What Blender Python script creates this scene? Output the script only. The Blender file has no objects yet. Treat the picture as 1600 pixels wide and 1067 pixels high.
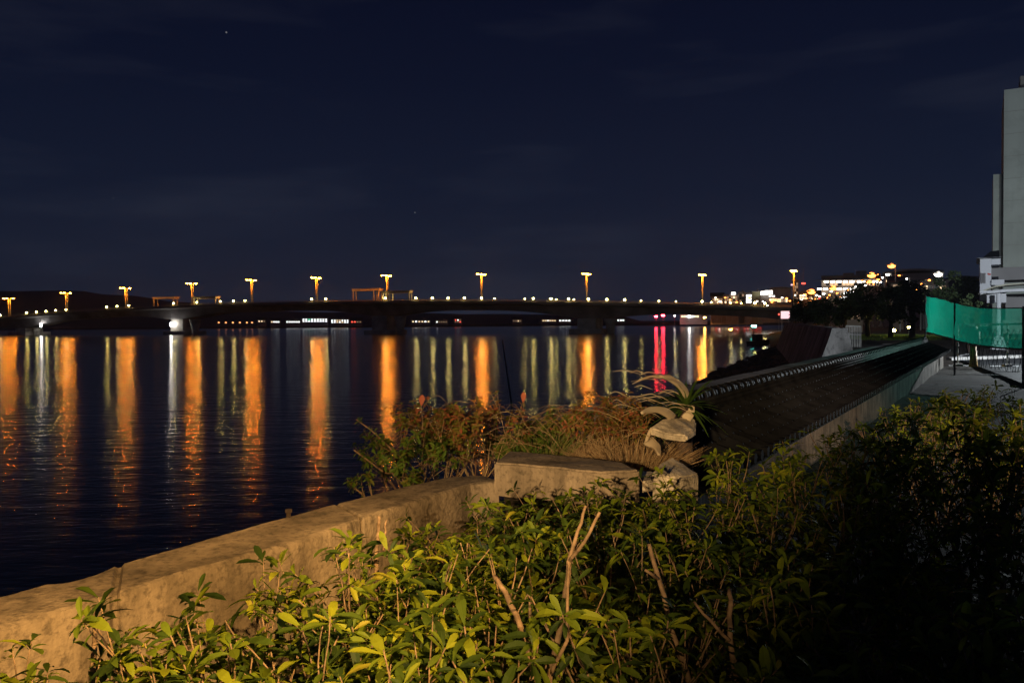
import bpy, math, random
from mathutils import Vector, Matrix, noise
S = bpy.context.scene
COL = S.collection
R = math.radians
# ------------------------------------------------------------------ camera
CZ = 5.8
F = 1244.4
pit, rol = R(1.47), 0.0095
fwd = Vector((0, math.cos(pit), -math.sin(pit)))
up0 = Vector((0, math.sin(pit), math.cos(pit)))
rt0 = Vector((1, 0, 0))
rt = rt0*math.cos(rol) - up0*math.sin(rol)
up = up0*math.cos(rol) + rt0*math.sin(rol)
CAM = Vector((0, 0, CZ))
cd = bpy.data.cameras.new('camera'); cam = bpy.data.objects.new('camera', cd); COL.objects.link(cam)
cd.lens = 28; cd.sensor_width = 36; cd.clip_start = 0.05; cd.clip_end = 20000
m3 = Matrix((rt, up, -fwd)).transposed()
cam.matrix_world = Matrix.Translation(CAM) @ m3.to_4x4()
S.camera = cam

def ray(px, py):
    return fwd + rt*((px-800)/F) + up*(-(py-533.5)/F)
def pt(px, py, Y):
    d = ray(px, py); return CAM + d*(Y/d.y)
def gz(px, py, z):
    d = ray(px, py); return CAM + d*((z-CZ)/d.z)

# ------------------------------------------------------------------ world
w = bpy.data.worlds.new('World'); S.world = w; w.use_nodes = True
nt = w.node_tree; N = nt.nodes; L = nt.links; N.clear()
out = N.new('ShaderNodeOutputWorld'); bg = N.new('ShaderNodeBackground')
tc = N.new('ShaderNodeTexCoord'); sx = N.new('ShaderNodeSeparateXYZ'); L.new(tc.outputs['Generated'], sx.inputs[0])
rp = N.new('ShaderNodeValToRGB'); L.new(sx.outputs['Z'], rp.inputs[0])
e = rp.color_ramp.elements
e[0].position = 0.0; e[0].color = (.0132, .0178, .0345, 1)
e[1].position = 0.42; e[1].color = (.0022, .0036, .0140, 1)
for p_, c_ in ((.06, (.0112, .0160, .0330, 1)), (.15, (.0064, .0105, .0260, 1)), (.28, (.0036, .0062, .0190, 1))):
    k = e.new(p_); k.color = c_
# thin clouds
mp = N.new('ShaderNodeMapping'); mp.inputs['Scale'].default_value = (1.6, 1.6, 9.0); mp.inputs['Rotation'].default_value = (0, R(9), R(20))
L.new(tc.outputs['Generated'], mp.inputs[0])
nz = N.new('ShaderNodeTexNoise'); nz.inputs['Scale'].default_value = 1.7; nz.inputs['Detail'].default_value = 5; nz.inputs['Roughness'].default_value = .55
L.new(mp.outputs[0], nz.inputs['Vector'])
cr = N.new('ShaderNodeValToRGB'); L.new(nz.outputs['Fac'], cr.inputs[0])
cr.color_ramp.elements[0].position = .50; cr.color_ramp.elements[0].color = (0, 0, 0, 1)
cr.color_ramp.elements[1].position = .72; cr.color_ramp.elements[1].color = (.0062, .0066, .0080, 1)
ad = N.new('ShaderNodeMix'); ad.data_type = 'RGBA'; ad.blend_type = 'ADD'; ad.inputs['Factor'].default_value = 1
L.new(rp.outputs[0], ad.inputs['A']); L.new(cr.outputs[0], ad.inputs['B'])
# stars
vo = N.new('ShaderNodeTexVoronoi'); vo.inputs['Scale'].default_value = 26; L.new(tc.outputs['Generated'], vo.inputs['Vector'])
lt = N.new('ShaderNodeMath'); lt.operation = 'LESS_THAN'; lt.inputs[1].default_value = .027; L.new(vo.outputs['Distance'], lt.inputs[0])
sc_ = N.new('ShaderNodeSeparateColor'); L.new(vo.outputs['Color'], sc_.inputs[0])
pw = N.new('ShaderNodeMath'); pw.operation = 'POWER'; pw.inputs[1].default_value = 4; L.new(sc_.outputs[0], pw.inputs[0])
ml = N.new('ShaderNodeMath'); ml.operation = 'MULTIPLY'; L.new(lt.outputs[0], ml.inputs[0]); L.new(pw.outputs[0], ml.inputs[1])
m2 = N.new('ShaderNodeMath'); m2.operation = 'MULTIPLY'; m2.inputs[1].default_value = .22; L.new(ml.outputs[0], m2.inputs[0])
ad2 = N.new('ShaderNodeMix'); ad2.data_type = 'RGBA'; ad2.blend_type = 'ADD'; ad2.inputs['Factor'].default_value = 1
L.new(ad.outputs['Result'], ad2.inputs['A']); L.new(m2.outputs[0], ad2.inputs['B'])
L.new(ad2.outputs['Result'], bg.inputs[0]); bg.inputs[1].default_value = 1.05
L.new(bg.outputs[0], out.inputs[0])
S.view_settings.view_transform = 'Standard'; S.view_settings.look = 'None'
S.view_settings.exposure = 0; S.view_settings.gamma = 1
S.render.engine = 'CYCLES'
cy = S.cycles
cy.use_denoising = True; cy.max_bounces = 6; cy.sample_clamp_indirect = 4; cy.use_light_tree = True
cy.caustics_reflective = False; cy.caustics_refractive = False; cy.transparent_max_bounces = 12

# ------------------------------------------------------------------ lights of the place and added fills
def lamp(name, kind, loc, energy, color, size=.1, target=None, cone=None, blend=.6):
    ld = bpy.data.lights.new(name, kind); ld.energy = energy; ld.color = color; ld.shadow_soft_size = size
    o = bpy.data.objects.new(name, ld); COL.objects.link(o); o.location = loc
    if kind == 'SPOT': ld.spot_size = R(cone); ld.spot_blend = blend
    if target is not None:
        o.rotation_euler = (Vector(target)-Vector(loc)).to_track_quat('-Z', 'Y').to_euler()
    return o
# street light behind the photographer that lights the sea wall and the near shrubs
lamp('street_light_behind', 'SPOT', (1.8, -3.0, 9.0), 4900, (1.0, .57, .20), .05, (-2.0, 3.2, 4.7), 32, .9)
lamp('shrub_fill', 'SPOT', (-3, -9, 7.5), 11500, (1.0, .64, .30), .1, (.75, 6.9, 5.6), 16, 1.0)  # added spot without a real lamp, brightens the wild shrubs and pale slabs
lamp('plaster_fill', 'SPOT', (.5, -8, 8.2), 15000, (1.0, .66, .40), .1, (5.6, 12.4, 4.3), 11, 1.0)  # made-up narrow spot that warms the plaster wall and nearby shrub tips
# floodlights of the lot behind the green net, just outside the picture
lamp('lot_floodlight', 'SPOT', (27, 29, 9.8), 14000, (.86, .93, 1.0), .3, (30, 50, 5), 95, .5)
lamp('lot_floodlight_low', 'SPOT', (28, 37, 8.2), 6500, (.86, .95, 1.0), .2, (17.8, 31, 4.2), 75, .8)
lamp('tower_fill', 'SPOT', (50, 68, 7), 14000, (.92, 1.0, .97), 1.0, (68, 105, 18), 95, .6)  # added spot on the tower, stands in for the general city glow

# ------------------------------------------------------------------ helpers
class MB:
    def __init__(s): s.v = []; s.f = []; s.a = []
    def add(s, vs, fs, a=0.5):
        b = len(s.v); s.v += [tuple(x) for x in vs]
        for f in fs: s.f.append(tuple(b+i for i in f)); s.a.append(a)
    def box(s, c, d, rz=0, a=.5, tilt=None):
        hx, hy, hz = d[0]/2, d[1]/2, d[2]/2
        P = [Vector((x, y, z)) for z in (-hz, hz) for y in (-hy, hy) for x in (-hx, hx)]
        mt = Matrix.Rotation(rz, 3, 'Z')
        if tilt is not None: mt = mt @ tilt
        s.add([mt @ p + Vector(c) for p in P], [(0, 2, 3, 1), (4, 5, 7, 6), (0, 1, 5, 4), (2, 6, 7, 3), (0, 4, 6, 2), (1, 3, 7, 5)], a)
    def tube(s, pts, rad, n=6, a=.5, cap=True):
        pts = [Vector(p) for p in pts]; b = len(s.v); K = len(pts)
        if not hasattr(rad, '__len__'): rad = [rad]*K
        for i, p in enumerate(pts):
            d = (pts[min(i+1, K-1)]-pts[max(i-1, 0)]).normalized()
            q = d.orthogonal().normalized() if i == 0 else (q - d*q.dot(d)).normalized()
            r_ = d.cross(q)
            for k in range(n):
                t = 2*math.pi*k/n
                s.v.append(tuple(p + (q*math.cos(t)+r_*math.sin(t))*rad[i]))
        for i in range(K-1):
            for k in range(n):
                k2 = (k+1) % n
                s.f.append((b+i*n+k, b+i*n+k2, b+(i+1)*n+k2, b+(i+1)*n+k)); s.a.append(a)
        if cap:
            s.f.append(tuple(b+k for k in reversed(range(n)))); s.a.append(a)
            s.f.append(tuple(b+(K-1)*n+k for k in range(n))); s.a.append(a)
    def prism(s, poly, off, a=.5):
        n = len(poly); off = Vector(off); P = [Vector(p) for p in poly]
        s.add(P+[p+off for p in P], [tuple(range(n))[::-1], tuple(range(n, 2*n))]+[(i, (i+1) % n, n+(i+1) % n, n+i) for i in range(n)], a)
    def sph(s, c, r, nu=10, nv=6, a=.5, sc=(1, 1, 1)):
        b = len(s.v); c = Vector(c)
        for j in range(nv+1):
            th = math.pi*j/nv
            for i in range(nu):
                ph = 2*math.pi*i/nu
                s.v.append((c.x+r*sc[0]*math.sin(th)*math.cos(ph), c.y+r*sc[1]*math.sin(th)*math.sin(ph), c.z+r*sc[2]*math.cos(th)))
        for j in range(nv):
            for i in range(nu):
                i2 = (i+1) % nu
                s.f.append((b+j*nu+i, b+(j+1)*nu+i, b+(j+1)*nu+i2, b+j*nu+i2)); s.a.append(a)
    def leaf(s, p, d, nrm, Ln, W, curl=.3, fold=.25, a=.5):
        d = d.normalized(); sd = d.cross(nrm)
        if sd.length < 1e-3: sd = d.orthogonal()
        sd.normalize(); n_ = sd.cross(d).normalized()
        vs = [p]
        for t, wd in ((.3, .55), (.62, 1.0), (.86, .7)):
            c = p + d*(Ln*t) - n_*(curl*Ln*t*t)
            vs += [c + sd*(W*wd/2) + n_*(fold*W*wd/2), c, c - sd*(W*wd/2) + n_*(fold*W*wd/2)]
        vs.append(p + d*Ln*.99 - n_*(curl*Ln*1.05))
        s.add(vs, [(0, 1, 2), (0, 2, 3), (1, 4, 5, 2), (2, 5, 6, 3), (4, 7, 8, 5), (5, 8, 9, 6), (7, 10, 8), (8, 10, 9)], a)
    def strap(s, pts, wd, a=.5, flat=Vector((0, 0, 1)), thick=0):
        pts = [Vector(p) for p in pts]; K = len(pts); vs = []
        for i, p in enumerate(pts):
            d = (pts[min(i+1, K-1)]-pts[max(i-1, 0)]).normalized(); sd = d.cross(flat)
            if sd.length < 1e-3: sd = d.orthogonal()
            sd.normalize(); q = sd.cross(d)
            ww = wd[i] if hasattr(wd, '__len__') else wd
            vs += [p+sd*ww/2+q*ww*.18, p, p-sd*ww/2+q*ww*.18]
        fs = []
        for i in range(K-1):
            for k in (0, 1): fs.append((i*3+k, i*3+k+1, i*3+k+4, i*3+k+3))
        s.add(vs, fs, a)
    def build(s, name, mat, parent=None, smooth=False, mats=None):
        me = bpy.data.meshes.new(name); me.from_pydata(s.v, [], s.f)
        at = me.attributes.new('rnd', 'FLOAT', 'FACE'); at.data.foreach_set('value', s.a)
        if smooth: me.polygons.foreach_set('use_smooth', [True]*len(s.f))
        me.materials.append(mat); me.update()
        o = bpy.data.objects.new(name, me); COL.objects.link(o)
        if parent is not None: o.parent = parent
        return o

def tag(o, label, cat, group=None, kind=None):
    if label: o['label'] = label
    if cat: o['category'] = cat
    if group: o['group'] = group
    if kind: o['kind'] = kind
    return o
def empty(name, loc, rz=0):
    o = bpy.data.objects.new(name, None); COL.objects.link(o); o.location = loc; o.rotation_euler = (0, 0, rz); return o
def struct(o): o['kind'] = 'structure'; return o
def copy_tree(o, parent=None):
    c = o.copy(); COL.objects.link(c); c.parent = parent
    for ch in list(o.children): copy_tree(ch, c)
    return c

# ------------------------------------------------------------------ materials
def mat(name, base, rough=.8, var=.25, scale=4, bump=0, metal=0, spec=.4, dark=None, bscale=None, detail=6, coords='Object'):
    m = bpy.data.materials.new(name); m.use_nodes = True; nt = m.node_tree; n = nt.nodes; l = nt.links
    b = n['Principled BSDF']; b.inputs['Roughness'].default_value = rough; b.inputs['Metallic'].default_value = metal
    b.inputs['Specular IOR Level'].default_value = spec
    tc = n.new('ShaderNodeTexCoord')
    nz = n.new('ShaderNodeTexNoise'); nz.inputs['Scale'].default_value = scale; nz.inputs['Detail'].default_value = detail
    l.new(tc.outputs[coords], nz.inputs['Vector'])
    r = n.new('ShaderNodeValToRGB'); l.new(nz.outputs['Fac'], r.inputs[0])
    dk = dark or tuple(c*(1-var*1.6) for c in base)
    r.color_ramp.elements[0].position = .32; r.color_ramp.elements[0].color = (*dk, 1)
    r.color_ramp.elements[1].position = .68; r.color_ramp.elements[1].color = (*[min(1, c*(1+var*.5)) for c in base], 1)
    l.new(r.outputs[0], b.inputs['Base Color'])
    if bump:
        bp = n.new('ShaderNodeBump'); bp.inputs['Strength'].default_value = bump; bp.inputs['Distance'].default_value = .02
        n2 = n.new('ShaderNodeTexNoise'); n2.inputs['Scale'].default_value = bscale or scale*6; n2.inputs['Detail'].default_value = 6
        l.new(tc.outputs[coords], n2.inputs['Vector']); l.new(n2.outputs['Fac'], bp.inputs['Height']); l.new(bp.outputs[0], b.inputs['Normal'])
    return m
def emis(name, col, st):
    m = bpy.data.materials.new(name); m.use_nodes = True; b = m.node_tree.nodes['Principled BSDF']
    b.inputs['Base Color'].default_value = (*[c*.5 for c in col], 1)
    b.inputs['Emission Color'].default_value = (*col, 1); b.inputs['Emission Strength'].default_value = st
    return m
def leafmat(name, cols, trans=.35, rough=.5):
    """leaf colour varies from leaf to leaf through the per-face attribute"""
    m = bpy.data.materials.new(name); m.use_nodes = True; nt = m.node_tree; n = nt.nodes; l = nt.links
    b = n['Principled BSDF']; b.inputs['Roughness'].default_value = rough; b.inputs['Specular IOR Level'].default_value = .35
    a = n.new('ShaderNodeAttribute'); a.attribute_name = 'rnd'
    r = n.new('ShaderNodeValToRGB'); l.new(a.outputs['Fac'], r.inputs[0])
    el = r.color_ramp.elements
    for i, c in enumerate(cols):
        p = i/(len(cols)-1)
        if i == 0: el[0].position = 0; el[0].color = (*c, 1)
        elif i == len(cols)-1: el[-1].position = 1; el[-1].color = (*c, 1)
        else: k = el.new(p); k.color = (*c, 1)
    l.new(r.outputs[0], b.inputs['Base Color'])
    tr = n.new('ShaderNodeBsdfTranslucent'); l.new(r.outputs[0], tr.inputs[0])
    mx = n.new('ShaderNodeMixShader'); mx.inputs[0].default_value = trans
    l.new(b.outputs[0], mx.inputs[1]); l.new(tr.outputs[0], mx.inputs[2])
    l.new(mx.outputs[0], n['Material Output'].inputs[0])
    return m

M = {}
M['concrete'] = mat('weathered concrete', (.36, .285, .19), .95, .5, 2.2, .5, bscale=45, dark=(.20, .155, .10), detail=14)
M['slab'] = mat('pale broken concrete', (.74, .64, .46), .9, .25, 7, .5, bscale=50)
M['seawall'] = mat('grey sea wall concrete', (.30, .29, .28), .92, .45, .35, .3, bscale=3)
M['coping'] = mat('dark stained coping', (.11, .10, .09), .9, .4, 1.2, .4)
M['soil'] = mat('dark soil', (.040, .030, .020), .95, .5, 1.5, .6, bscale=9)
M['shore'] = mat('far ground', (.05, .045, .035), .95, .5, .05)
M['hill'] = mat('wooded hill', (.010, .013, .012), 1, .4, .02)
M['bridge'] = mat('bridge concrete', (.27, .26, .26), .85, .3, .12, .1)
M['pier'] = mat('pier concrete', (.6, .57, .5), .9, .3, .2, .1)
M['rail'] = mat('painted railing metal', (.42, .36, .34), .6, .15, 1)
M['mast'] = mat('galvanised mast', (.34, .33, .31), .55, .1, 1)
M['housing'] = mat('lamp housing metal', (.5, .48, .44), .5, .1, 2)
M['shelter'] = mat('shelter panel', (.62, .52, .42), .7, .2, .6)
M['sodium'] = emis('sodium lamp glass', (1, .265, .013), 520)
M['warmglobe'] = emis('rail lamp globe', (1, .78, .24), 100)
M['whitelamp'] = emis('white lamp glass', (1, .95, .9), 42)
M['redlamp'] = emis('red lamp glass', (1, .02, .04), 190)
M['cyanlamp'] = emis('cyan lamp glass', (.1, .9, .8), 60)
M['orangelamp'] = emis('orange lamp glass', (1, .42, .08), 260)
M['smallorange'] = emis('small orange lamp', (1, .35, .14), 3.5)
M['townwhite'] = emis('town lamp glass', (1, .93, .8), 9)
M['townorange'] = emis('town sodium glass', (1, .27, .045), 8)
M['win_white'] = emis('white lit window', (.95, 1, 1), 4)
M['win_warm'] = emis('warm lit window', (1, .72, .42), 2.2)
M['win_dim'] = emis('dim lit window', (1, .66, .4), .35)
M['win_green'] = emis('green lit window', (.1, .9, .45), 2.5)
M['win_red'] = emis('red lit window', (1, .08, .05), 4)
M['win_dark'] = mat('dark window glass', (.02, .02, .025), .1, .1, 1)
M['sign_pink'] = emis('pink lit panel', (1, .62, .66), 1.3)
M['wall_beige'] = mat('beige house wall', (.36, .28, .22), .9, .2, .2)
M['wall_grey'] = mat('grey building wall', (.34, .33, .33), .9, .2, .2)
M['wall_olive'] = mat('olive building wall', (.30, .31, .2), .9, .15, .2)
M['wall_white'] = mat('white painted wall', (.78, .80, .84), .8, .05, .4)
M['tower'] = mat('tower wall paint', (.50, .55, .54), .85, .12, .12, .05)
M['roofdark'] = mat('dark roof sheet', (.02, .02, .024), .6, .2, 1)
M['tile'] = mat('dark glazed roof tile', (.014, .015, .017), .6, .35, 3, .2, spec=.12)
M['plaster'] = mat('old plaster', (.36, .32, .27), .93, .35, 1.6, .4, bscale=14)
M['canopy'] = mat('canopy sheet', (.55, .54, .42), .6, .15, .8)
M['asphalt'] = mat('wet looking asphalt', (.028, .030, .033), .55, .5, .5, .3, bscale=8)
M['whitepaint'] = mat('white road paint', (.7, .7, .7), .7, .25, 2)
M['kerb'] = mat('kerb stone', (.50, .49, .46), .85, .25, 1.5, .2)
M['yellow'] = mat('yellow plastic', (.75, .42, .08), .5, .15, 3)
M['red'] = mat('red band', (.7, .08, .06), .5, .1, 3)
M['wire'] = mat('dark wire', (.03, .035, .035), .6, .1, 5)
M['bark'] = mat('orange brown bark', (.34, .23, .13), .85, .35, 30, .3, bscale=80)
M['darkbark'] = mat('dark bark', (.08, .055, .04), .9, .3, 10, .3)
M['dry'] = leafmat('dry straw', [(.22, .12, .05), (.38, .26, .13), (.5, .38, .2)], .2, .8)
M['drypale'] = leafmat('pale dry frond', [(.5, .4, .25), (.75, .65, .45)], .25, .8)
M['leaf'] = leafmat('evergreen leaf', [(.025, .050, .010), (.07, .12, .012), (.19, .26, .015), (.38, .42, .02), (.42, .36, .04)], .38, .6)
M['wildleaf'] = leafmat('wild mixed leaf', [(.06, .13, .015), (.13, .21, .02), (.20, .16, .03), (.36, .12, .05), (.48, .13, .06)], .35, .6)
M['strap'] = leafmat('strap leaf', [(.03, .07, .012), (.07, .13, .02)], .3, .5)
M['treeleaf'] = leafmat('tree leaf', [(.020, .034, .012), (.04, .06, .018), (.07, .09, .025)], .25, .6)
M['palegreen'] = leafmat('grey green leaf', [(.05, .09, .04), (.10, .15, .06), (.16, .20, .08)], .3, .6)
M['grass'] = leafmat('grass', [(.05, .11, .015), (.10, .18, .02), (.2, .2, .05)], .35, .6)
M['lawn'] = mat('lawn', (.07, .11, .02), .95, .4, 6, .5)
M['rock'] = mat('shore rock', (.09, .075, .06), .9, .4, .8, .5)

def stain(m, sc=(7, 7, .9), lo=.45, speck=28):
    """stains running down a concrete face and fine dark grains: both belong to the surface"""
    nt = m.node_tree; n = nt.nodes; l = nt.links; b = n['Principled BSDF']; src = b.inputs['Base Color'].links[0].from_socket
    tc = n.new('ShaderNodeTexCoord')
    for scale, vec, p0, p1, low in ((1.0, sc, .35, .6, lo), (speck, (1, 1, 1), .36, .5, max(.55, lo))):
        mp = n.new('ShaderNodeMapping'); mp.inputs['Scale'].default_value = vec; l.new(tc.outputs['Object'], mp.inputs[0])
        z = n.new('ShaderNodeTexNoise'); z.inputs['Scale'].default_value = scale; z.inputs['Detail'].default_value = 8; z.inputs['Roughness'].default_value = .65; l.new(mp.outputs[0], z.inputs['Vector'])
        r = n.new('ShaderNodeValToRGB'); l.new(z.outputs['Fac'], r.inputs[0])
        r.color_ramp.elements[0].position = p0; r.color_ramp.elements[0].color = (low, low, low, 1); r.color_ramp.elements[1].position = p1; r.color_ramp.elements[1].color = (1, 1, 1, 1)
        mx = n.new('ShaderNodeMix'); mx.data_type = 'RGBA'; mx.blend_type = 'MULTIPLY'; mx.inputs['Factor'].default_value = 1
        l.new(src, mx.inputs['A']); l.new(r.outputs[0], mx.inputs['B']); src = mx.outputs['Result']
    l.new(src, b.inputs['Base Color'])
stain(M['concrete']); stain(M['plaster']); stain(M['seawall'], (1, 1, .2), .5, 4); stain(M['tower'], (.5, .5, .05), .9, .6); stain(M['slab'], (9, 9, 3), .6, 40)
def net_mat():
    m = bpy.data.materials.new('green mesh netting'); m.use_nodes = True; nt = m.node_tree; n = nt.nodes; l = nt.links
    b = n['Principled BSDF']; b.inputs['Base Color'].default_value = (.004, .50, .30, 1); b.inputs['Roughness'].default_value = .7
    tr = n.new('ShaderNodeBsdfTranslucent'); tr.inputs[0].default_value = (.004, .62, .38, 1)
    tp = n.new('ShaderNodeBsdfTransparent'); tp.inputs[0].default_value = (.55, .95, .8, 1)
    a = n.new('ShaderNodeMixShader'); a.inputs[0].default_value = .55; l.new(b.outputs[0], a.inputs[1]); l.new(tr.outputs[0], a.inputs[2])
    c = n.new('ShaderNodeMixShader'); c.inputs[0].default_value = .5; l.new(a.outputs[0], c.inputs[1]); l.new(tp.outputs[0], c.inputs[2])
    l.new(c.outputs[0], n['Material Output'].inputs[0]); return m
M['net'] = net_mat()

def water_mat():
    m = bpy.data.materials.new('night sea water'); m.use_nodes = True; nt = m.node_tree; n = nt.nodes; l = nt.links
    b = n['Principled BSDF']; b.inputs['Base Color'].default_value = (.0012, .0016, .003, 1); b.inputs['IOR'].default_value = 1.33
    b.inputs['Roughness'].default_value = .135; b.inputs['Specular IOR Level'].default_value = .5
    g = n.new('ShaderNodeNewGeometry')
    def layer(scale, sc, dist, detail=2):
        mp = n.new('ShaderNodeMapping'); mp.inputs['Scale'].default_value = sc; l.new(g.outputs['Position'], mp.inputs[0])
        z = n.new('ShaderNodeTexNoise'); z.inputs['Scale'].default_value = scale; z.inputs['Detail'].default_value = detail
        l.new(mp.outputs[0], z.inputs['Vector'])
        mu = n.new('ShaderNodeMath'); mu.operation = 'MULTIPLY'; mu.inputs[1].default_value = dist; l.new(z.outputs['Fac'], mu.inputs[0]); return mu
    a1 = layer(.9, (.33, 1, 1), .17, 3); a2 = layer(4.0, (.4, 1, 1), .07, 2)
    s = n.new('ShaderNodeMath'); s.operation = 'ADD'; l.new(a1.outputs[0], s.inputs[0]); l.new(a2.outputs[0], s.inputs[1])
    bp = n.new('ShaderNodeBump'); bp.inputs['Strength'].default_value = 1; bp.inputs['Distance'].default_value = WAVE
    l.new(s.outputs[0], bp.inputs['Height']); l.new(bp.outputs[0], b.inputs['Normal'])
    return m
WAVE = .30
M['water'] = water_mat()

# ------------------------------------------------------------------ water, land, far shore
U = Vector((.532, .847, 0)); NV = Vector((.847, -.532, 0))
def tn(t, n, z): return Vector((U.x*t+NV.x*n, U.y*t+NV.y*n, z))
mb = MB(); mb.add([(-7000, -60, 0), (7000, -60, 0), (7000, 9000, 0), (-7000, 9000, 0)], [(0, 1, 2, 3)])
struct(mb.build('water', M['water']))

def interp(tab, x):
    if x <= tab[0][0]: return tab[0][1]
    for (a, b), (c, d) in zip(tab, tab[1:]):
        if x <= c: return b+(d-b)*(x-a)/(c-a)
    return tab[-1][1]
WT = [(-40, -4.2), (0, -4.2), (4.5, -4.6), (12, -7.4), (27, -12), (46, -17.5), (60, -22.5), (148, -38), (318, -81), (446, -84), (700, -60)]
IT = [(-40, -3.0), (3, -3.0), (6, -3.4), (9, -5.6), (45, -5.6), (52, -8.6), (86, -18), (124, -28.5), (318, -74), (446, -78), (700, -50)]
def lz(x, y):
    d = math.hypot(x, y)
    z = 3.5+.65*max(0, min(1, (10-d)/4))
    if y > 330:
        k = min(1, (y-330)/130); z += 9*k*k*(3-2*k)
    return z
mb = MB(); ts = [-40, -20, -10, -5, -2]+[i*.8 for i in range(0, 76)]+[62+i*4 for i in range(0, 30)]+[185+i*20 for i in range(0, 27)]
rows = []
for t in ts:
    w_, i_ = interp(WT, t), interp(IT, t)
    cr_ = [(w_-3, -2.0), (w_, -.05), (w_+(i_-w_)*.33, .35), (w_+(i_-w_)*.66, .8), (i_-.25, 1.5), (i_+.05, None)]
    cr_ += [(i_+k, None) for k in (1, 2, 3, 4, 6, 8, 11, 15, 20, 28, 40, 60, 90, 140, 220, 400, 800)]
    row = []
    for n_, z_ in cr_:
        p = tn(t, n_, 0); z = lz(p.x, p.y) if z_ is None else z_
        z += .10*noise.noise(Vector((p.x*.6, p.y*.6, 0)))*(1 if z_ is None else 3)
        row.append((p.x, p.y, z))
    rows.append(row)
K = len(rows[0])
mb.v = [p for r_ in rows for p in r_]
for i in range(len(rows)-1):
    for j in range(K-1):
        mb.f.append((i*K+j, i*K+j+1, (i+1)*K+j+1, (i+1)*K+j)); mb.a.append(.5)
struct(mb.build('ground', M['soil'], smooth=True))

# far shore strip behind the bridge and hills behind
mb = MB(); poly = [(-2600, 1700), (-900, 1150), (-380, 940), (-120, 900), (60, 880), (150, 800), (260, 690), (330, 560), (900, 560), (1400, 2600), (-2600, 2600)]
vs = [(x, y, -1) for x, y in poly]+[(x, y+4, 1.6) for x, y in poly]; n_ = len(poly)
mb.add(vs, [tuple(range(n_, 2*n_))]+[(i, (i+1) % n_, n_+(i+1) % n_, n_+i) for i in range(n_)])
struct(mb.build('far_shore', M['shore']))
def hill(name, x0, x1, Y, prof, depth):
    mb = MB(); NX = 60; NY = 8
    for j in range(NY+1):
        for i in range(NX+1):
            x = x0+(x1-x0)*i/NX; v = j/NY
            h = interp(prof, i/NX)*math.sin(math.pi*min(1, v*.5+.0)) if v <= 1 else 0
            h *= 1+.12*noise.noise(Vector((x*.006, v*3, 1)))+.05*noise.noise(Vector((x*.03, v*9, 4)))
            mb.v.append((x, Y+depth*v, h))
    for j in range(NY):
        for i in range(NX): mb.f.append((j*(NX+1)+i, j*(NX+1)+i+1, (j+1)*(NX+1)+i+1, (j+1)*(NX+1)+i)); mb.a.append(.5)
    return struct(mb.build(name, M['hill'], smooth=True))
hill('hills', -2600, 300, 1800, [(0, 90), (.15, 112), (.28, 116), (.42, 112), (.5, 92), (.58, 60), (.68, 38), (.85, 28), (1, 22)], 700)
hill('town_hill', 260, 900, 620, [(0, 18), (.2, 38), (.4, 52), (.7, 60), (1, 55)], 300)

# ------------------------------------------------------------------ bridge
B0 = Vector((-316, 500)); B1 = Vector((117, 330)); BD = (B1-B0); BL = BD.length; bd = BD.normalized(); bn = Vector((-bd.y, bd.x))
bang = math.atan2(bd.y, bd.x)
def bz(t):
    if t < 0: return CZ+11.6-28*.46**2+t*25.8
    if t > 1: return CZ+11.6-22*.54**2-(t-1)*23.8
    return CZ+11.6-(28 if t < .46 else 22)*(t-.46)**2
def bp(t, off, z): p = B0+BD*t+bn*off; return Vector((p.x, p.y, z))
def bt(px):
    """bridge parameter where the near edge is seen in image column px"""
    k = (px-800)/F; lo, hi = -.4, 1.6
    for _ in range(50):
        m_ = (lo+hi)/2; p = B0+BD*m_
        if p.x/p.y < k: lo = m_
        else: hi = m_
    return lo
PIERS = [.04, .305, .583, .812, 1.04]
def gd(t): return 4.0+3.0*sum(math.exp(-((t-p)/.045)**2) for p in PIERS)
br = empty('bridge', bp(.5, 0, 0)); inv = -br.location
tag(br, 'long concrete bridge arching low across the bay with lamp masts and railing lights', 'bridge')
def P_(t, off, z): return bp(t, off, z)+inv
TS = [-.2+1.5*i/140 for i in range(141)]
mb = MB(); W2 = 11
for t in TS:
    z = bz(t)-1.1; g = gd(t)
    mb.v += [tuple(P_(t, o, zz)) for o, zz in ((-W2, z), (-W2, z-1.0), (-7, z-1.6), (-6, z-g), (6, z-g), (7, z-1.6), (W2, z-1.0), (W2, z))]
for i in range(len(TS)-1):
    for k in range(8):
        k2 = (k+1) % 8; mb.f.append((i*8+k, i*8+k2, (i+1)*8+k2, (i+1)*8+k)); mb.a.append(.5)
mb.build('girder', M['bridge'], br)
for sgn in (-1, 1):
    mb = MB(); o = sgn*(W2-.3)
    for t0, t1 in zip(TS, TS[1:]):
        for hh, r_ in ((.0, .10), (-.35, .05), (-.65, .05), (-.95, .09)):
            mb.tube([P_(t0, o, bz(t0)+hh), P_(t1, o, bz(t1)+hh)], r_, 4, cap=False)
        for s_ in (0, .5): tt = t0+(t1-t0)*s_; mb.tube([P_(tt, o, bz(tt)-1.1), P_(tt, o, bz(tt))], .07, 4, cap=False)
        a, b = P_(t0, o+sgn*.1, bz(t0)-1.1), P_(t1, o+sgn*.1, bz(t1)-1.1)
        mb.add([a, b, b+Vector((0, 0, .45)), a+Vector((0, 0, .45)), a+Vector((bn.x*.2, bn.y*.2, 0)), b+Vector((bn.x*.2, bn.y*.2, 0)), b+Vector((bn.x*.2, bn.y*.2, .45)), a+Vector((bn.x*.2, bn.y*.2, .45))],
               [(0, 1, 2, 3), (4, 7, 6, 5), (3, 2, 6, 7)])
    mb.build('railing', M['rail'], br)
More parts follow.
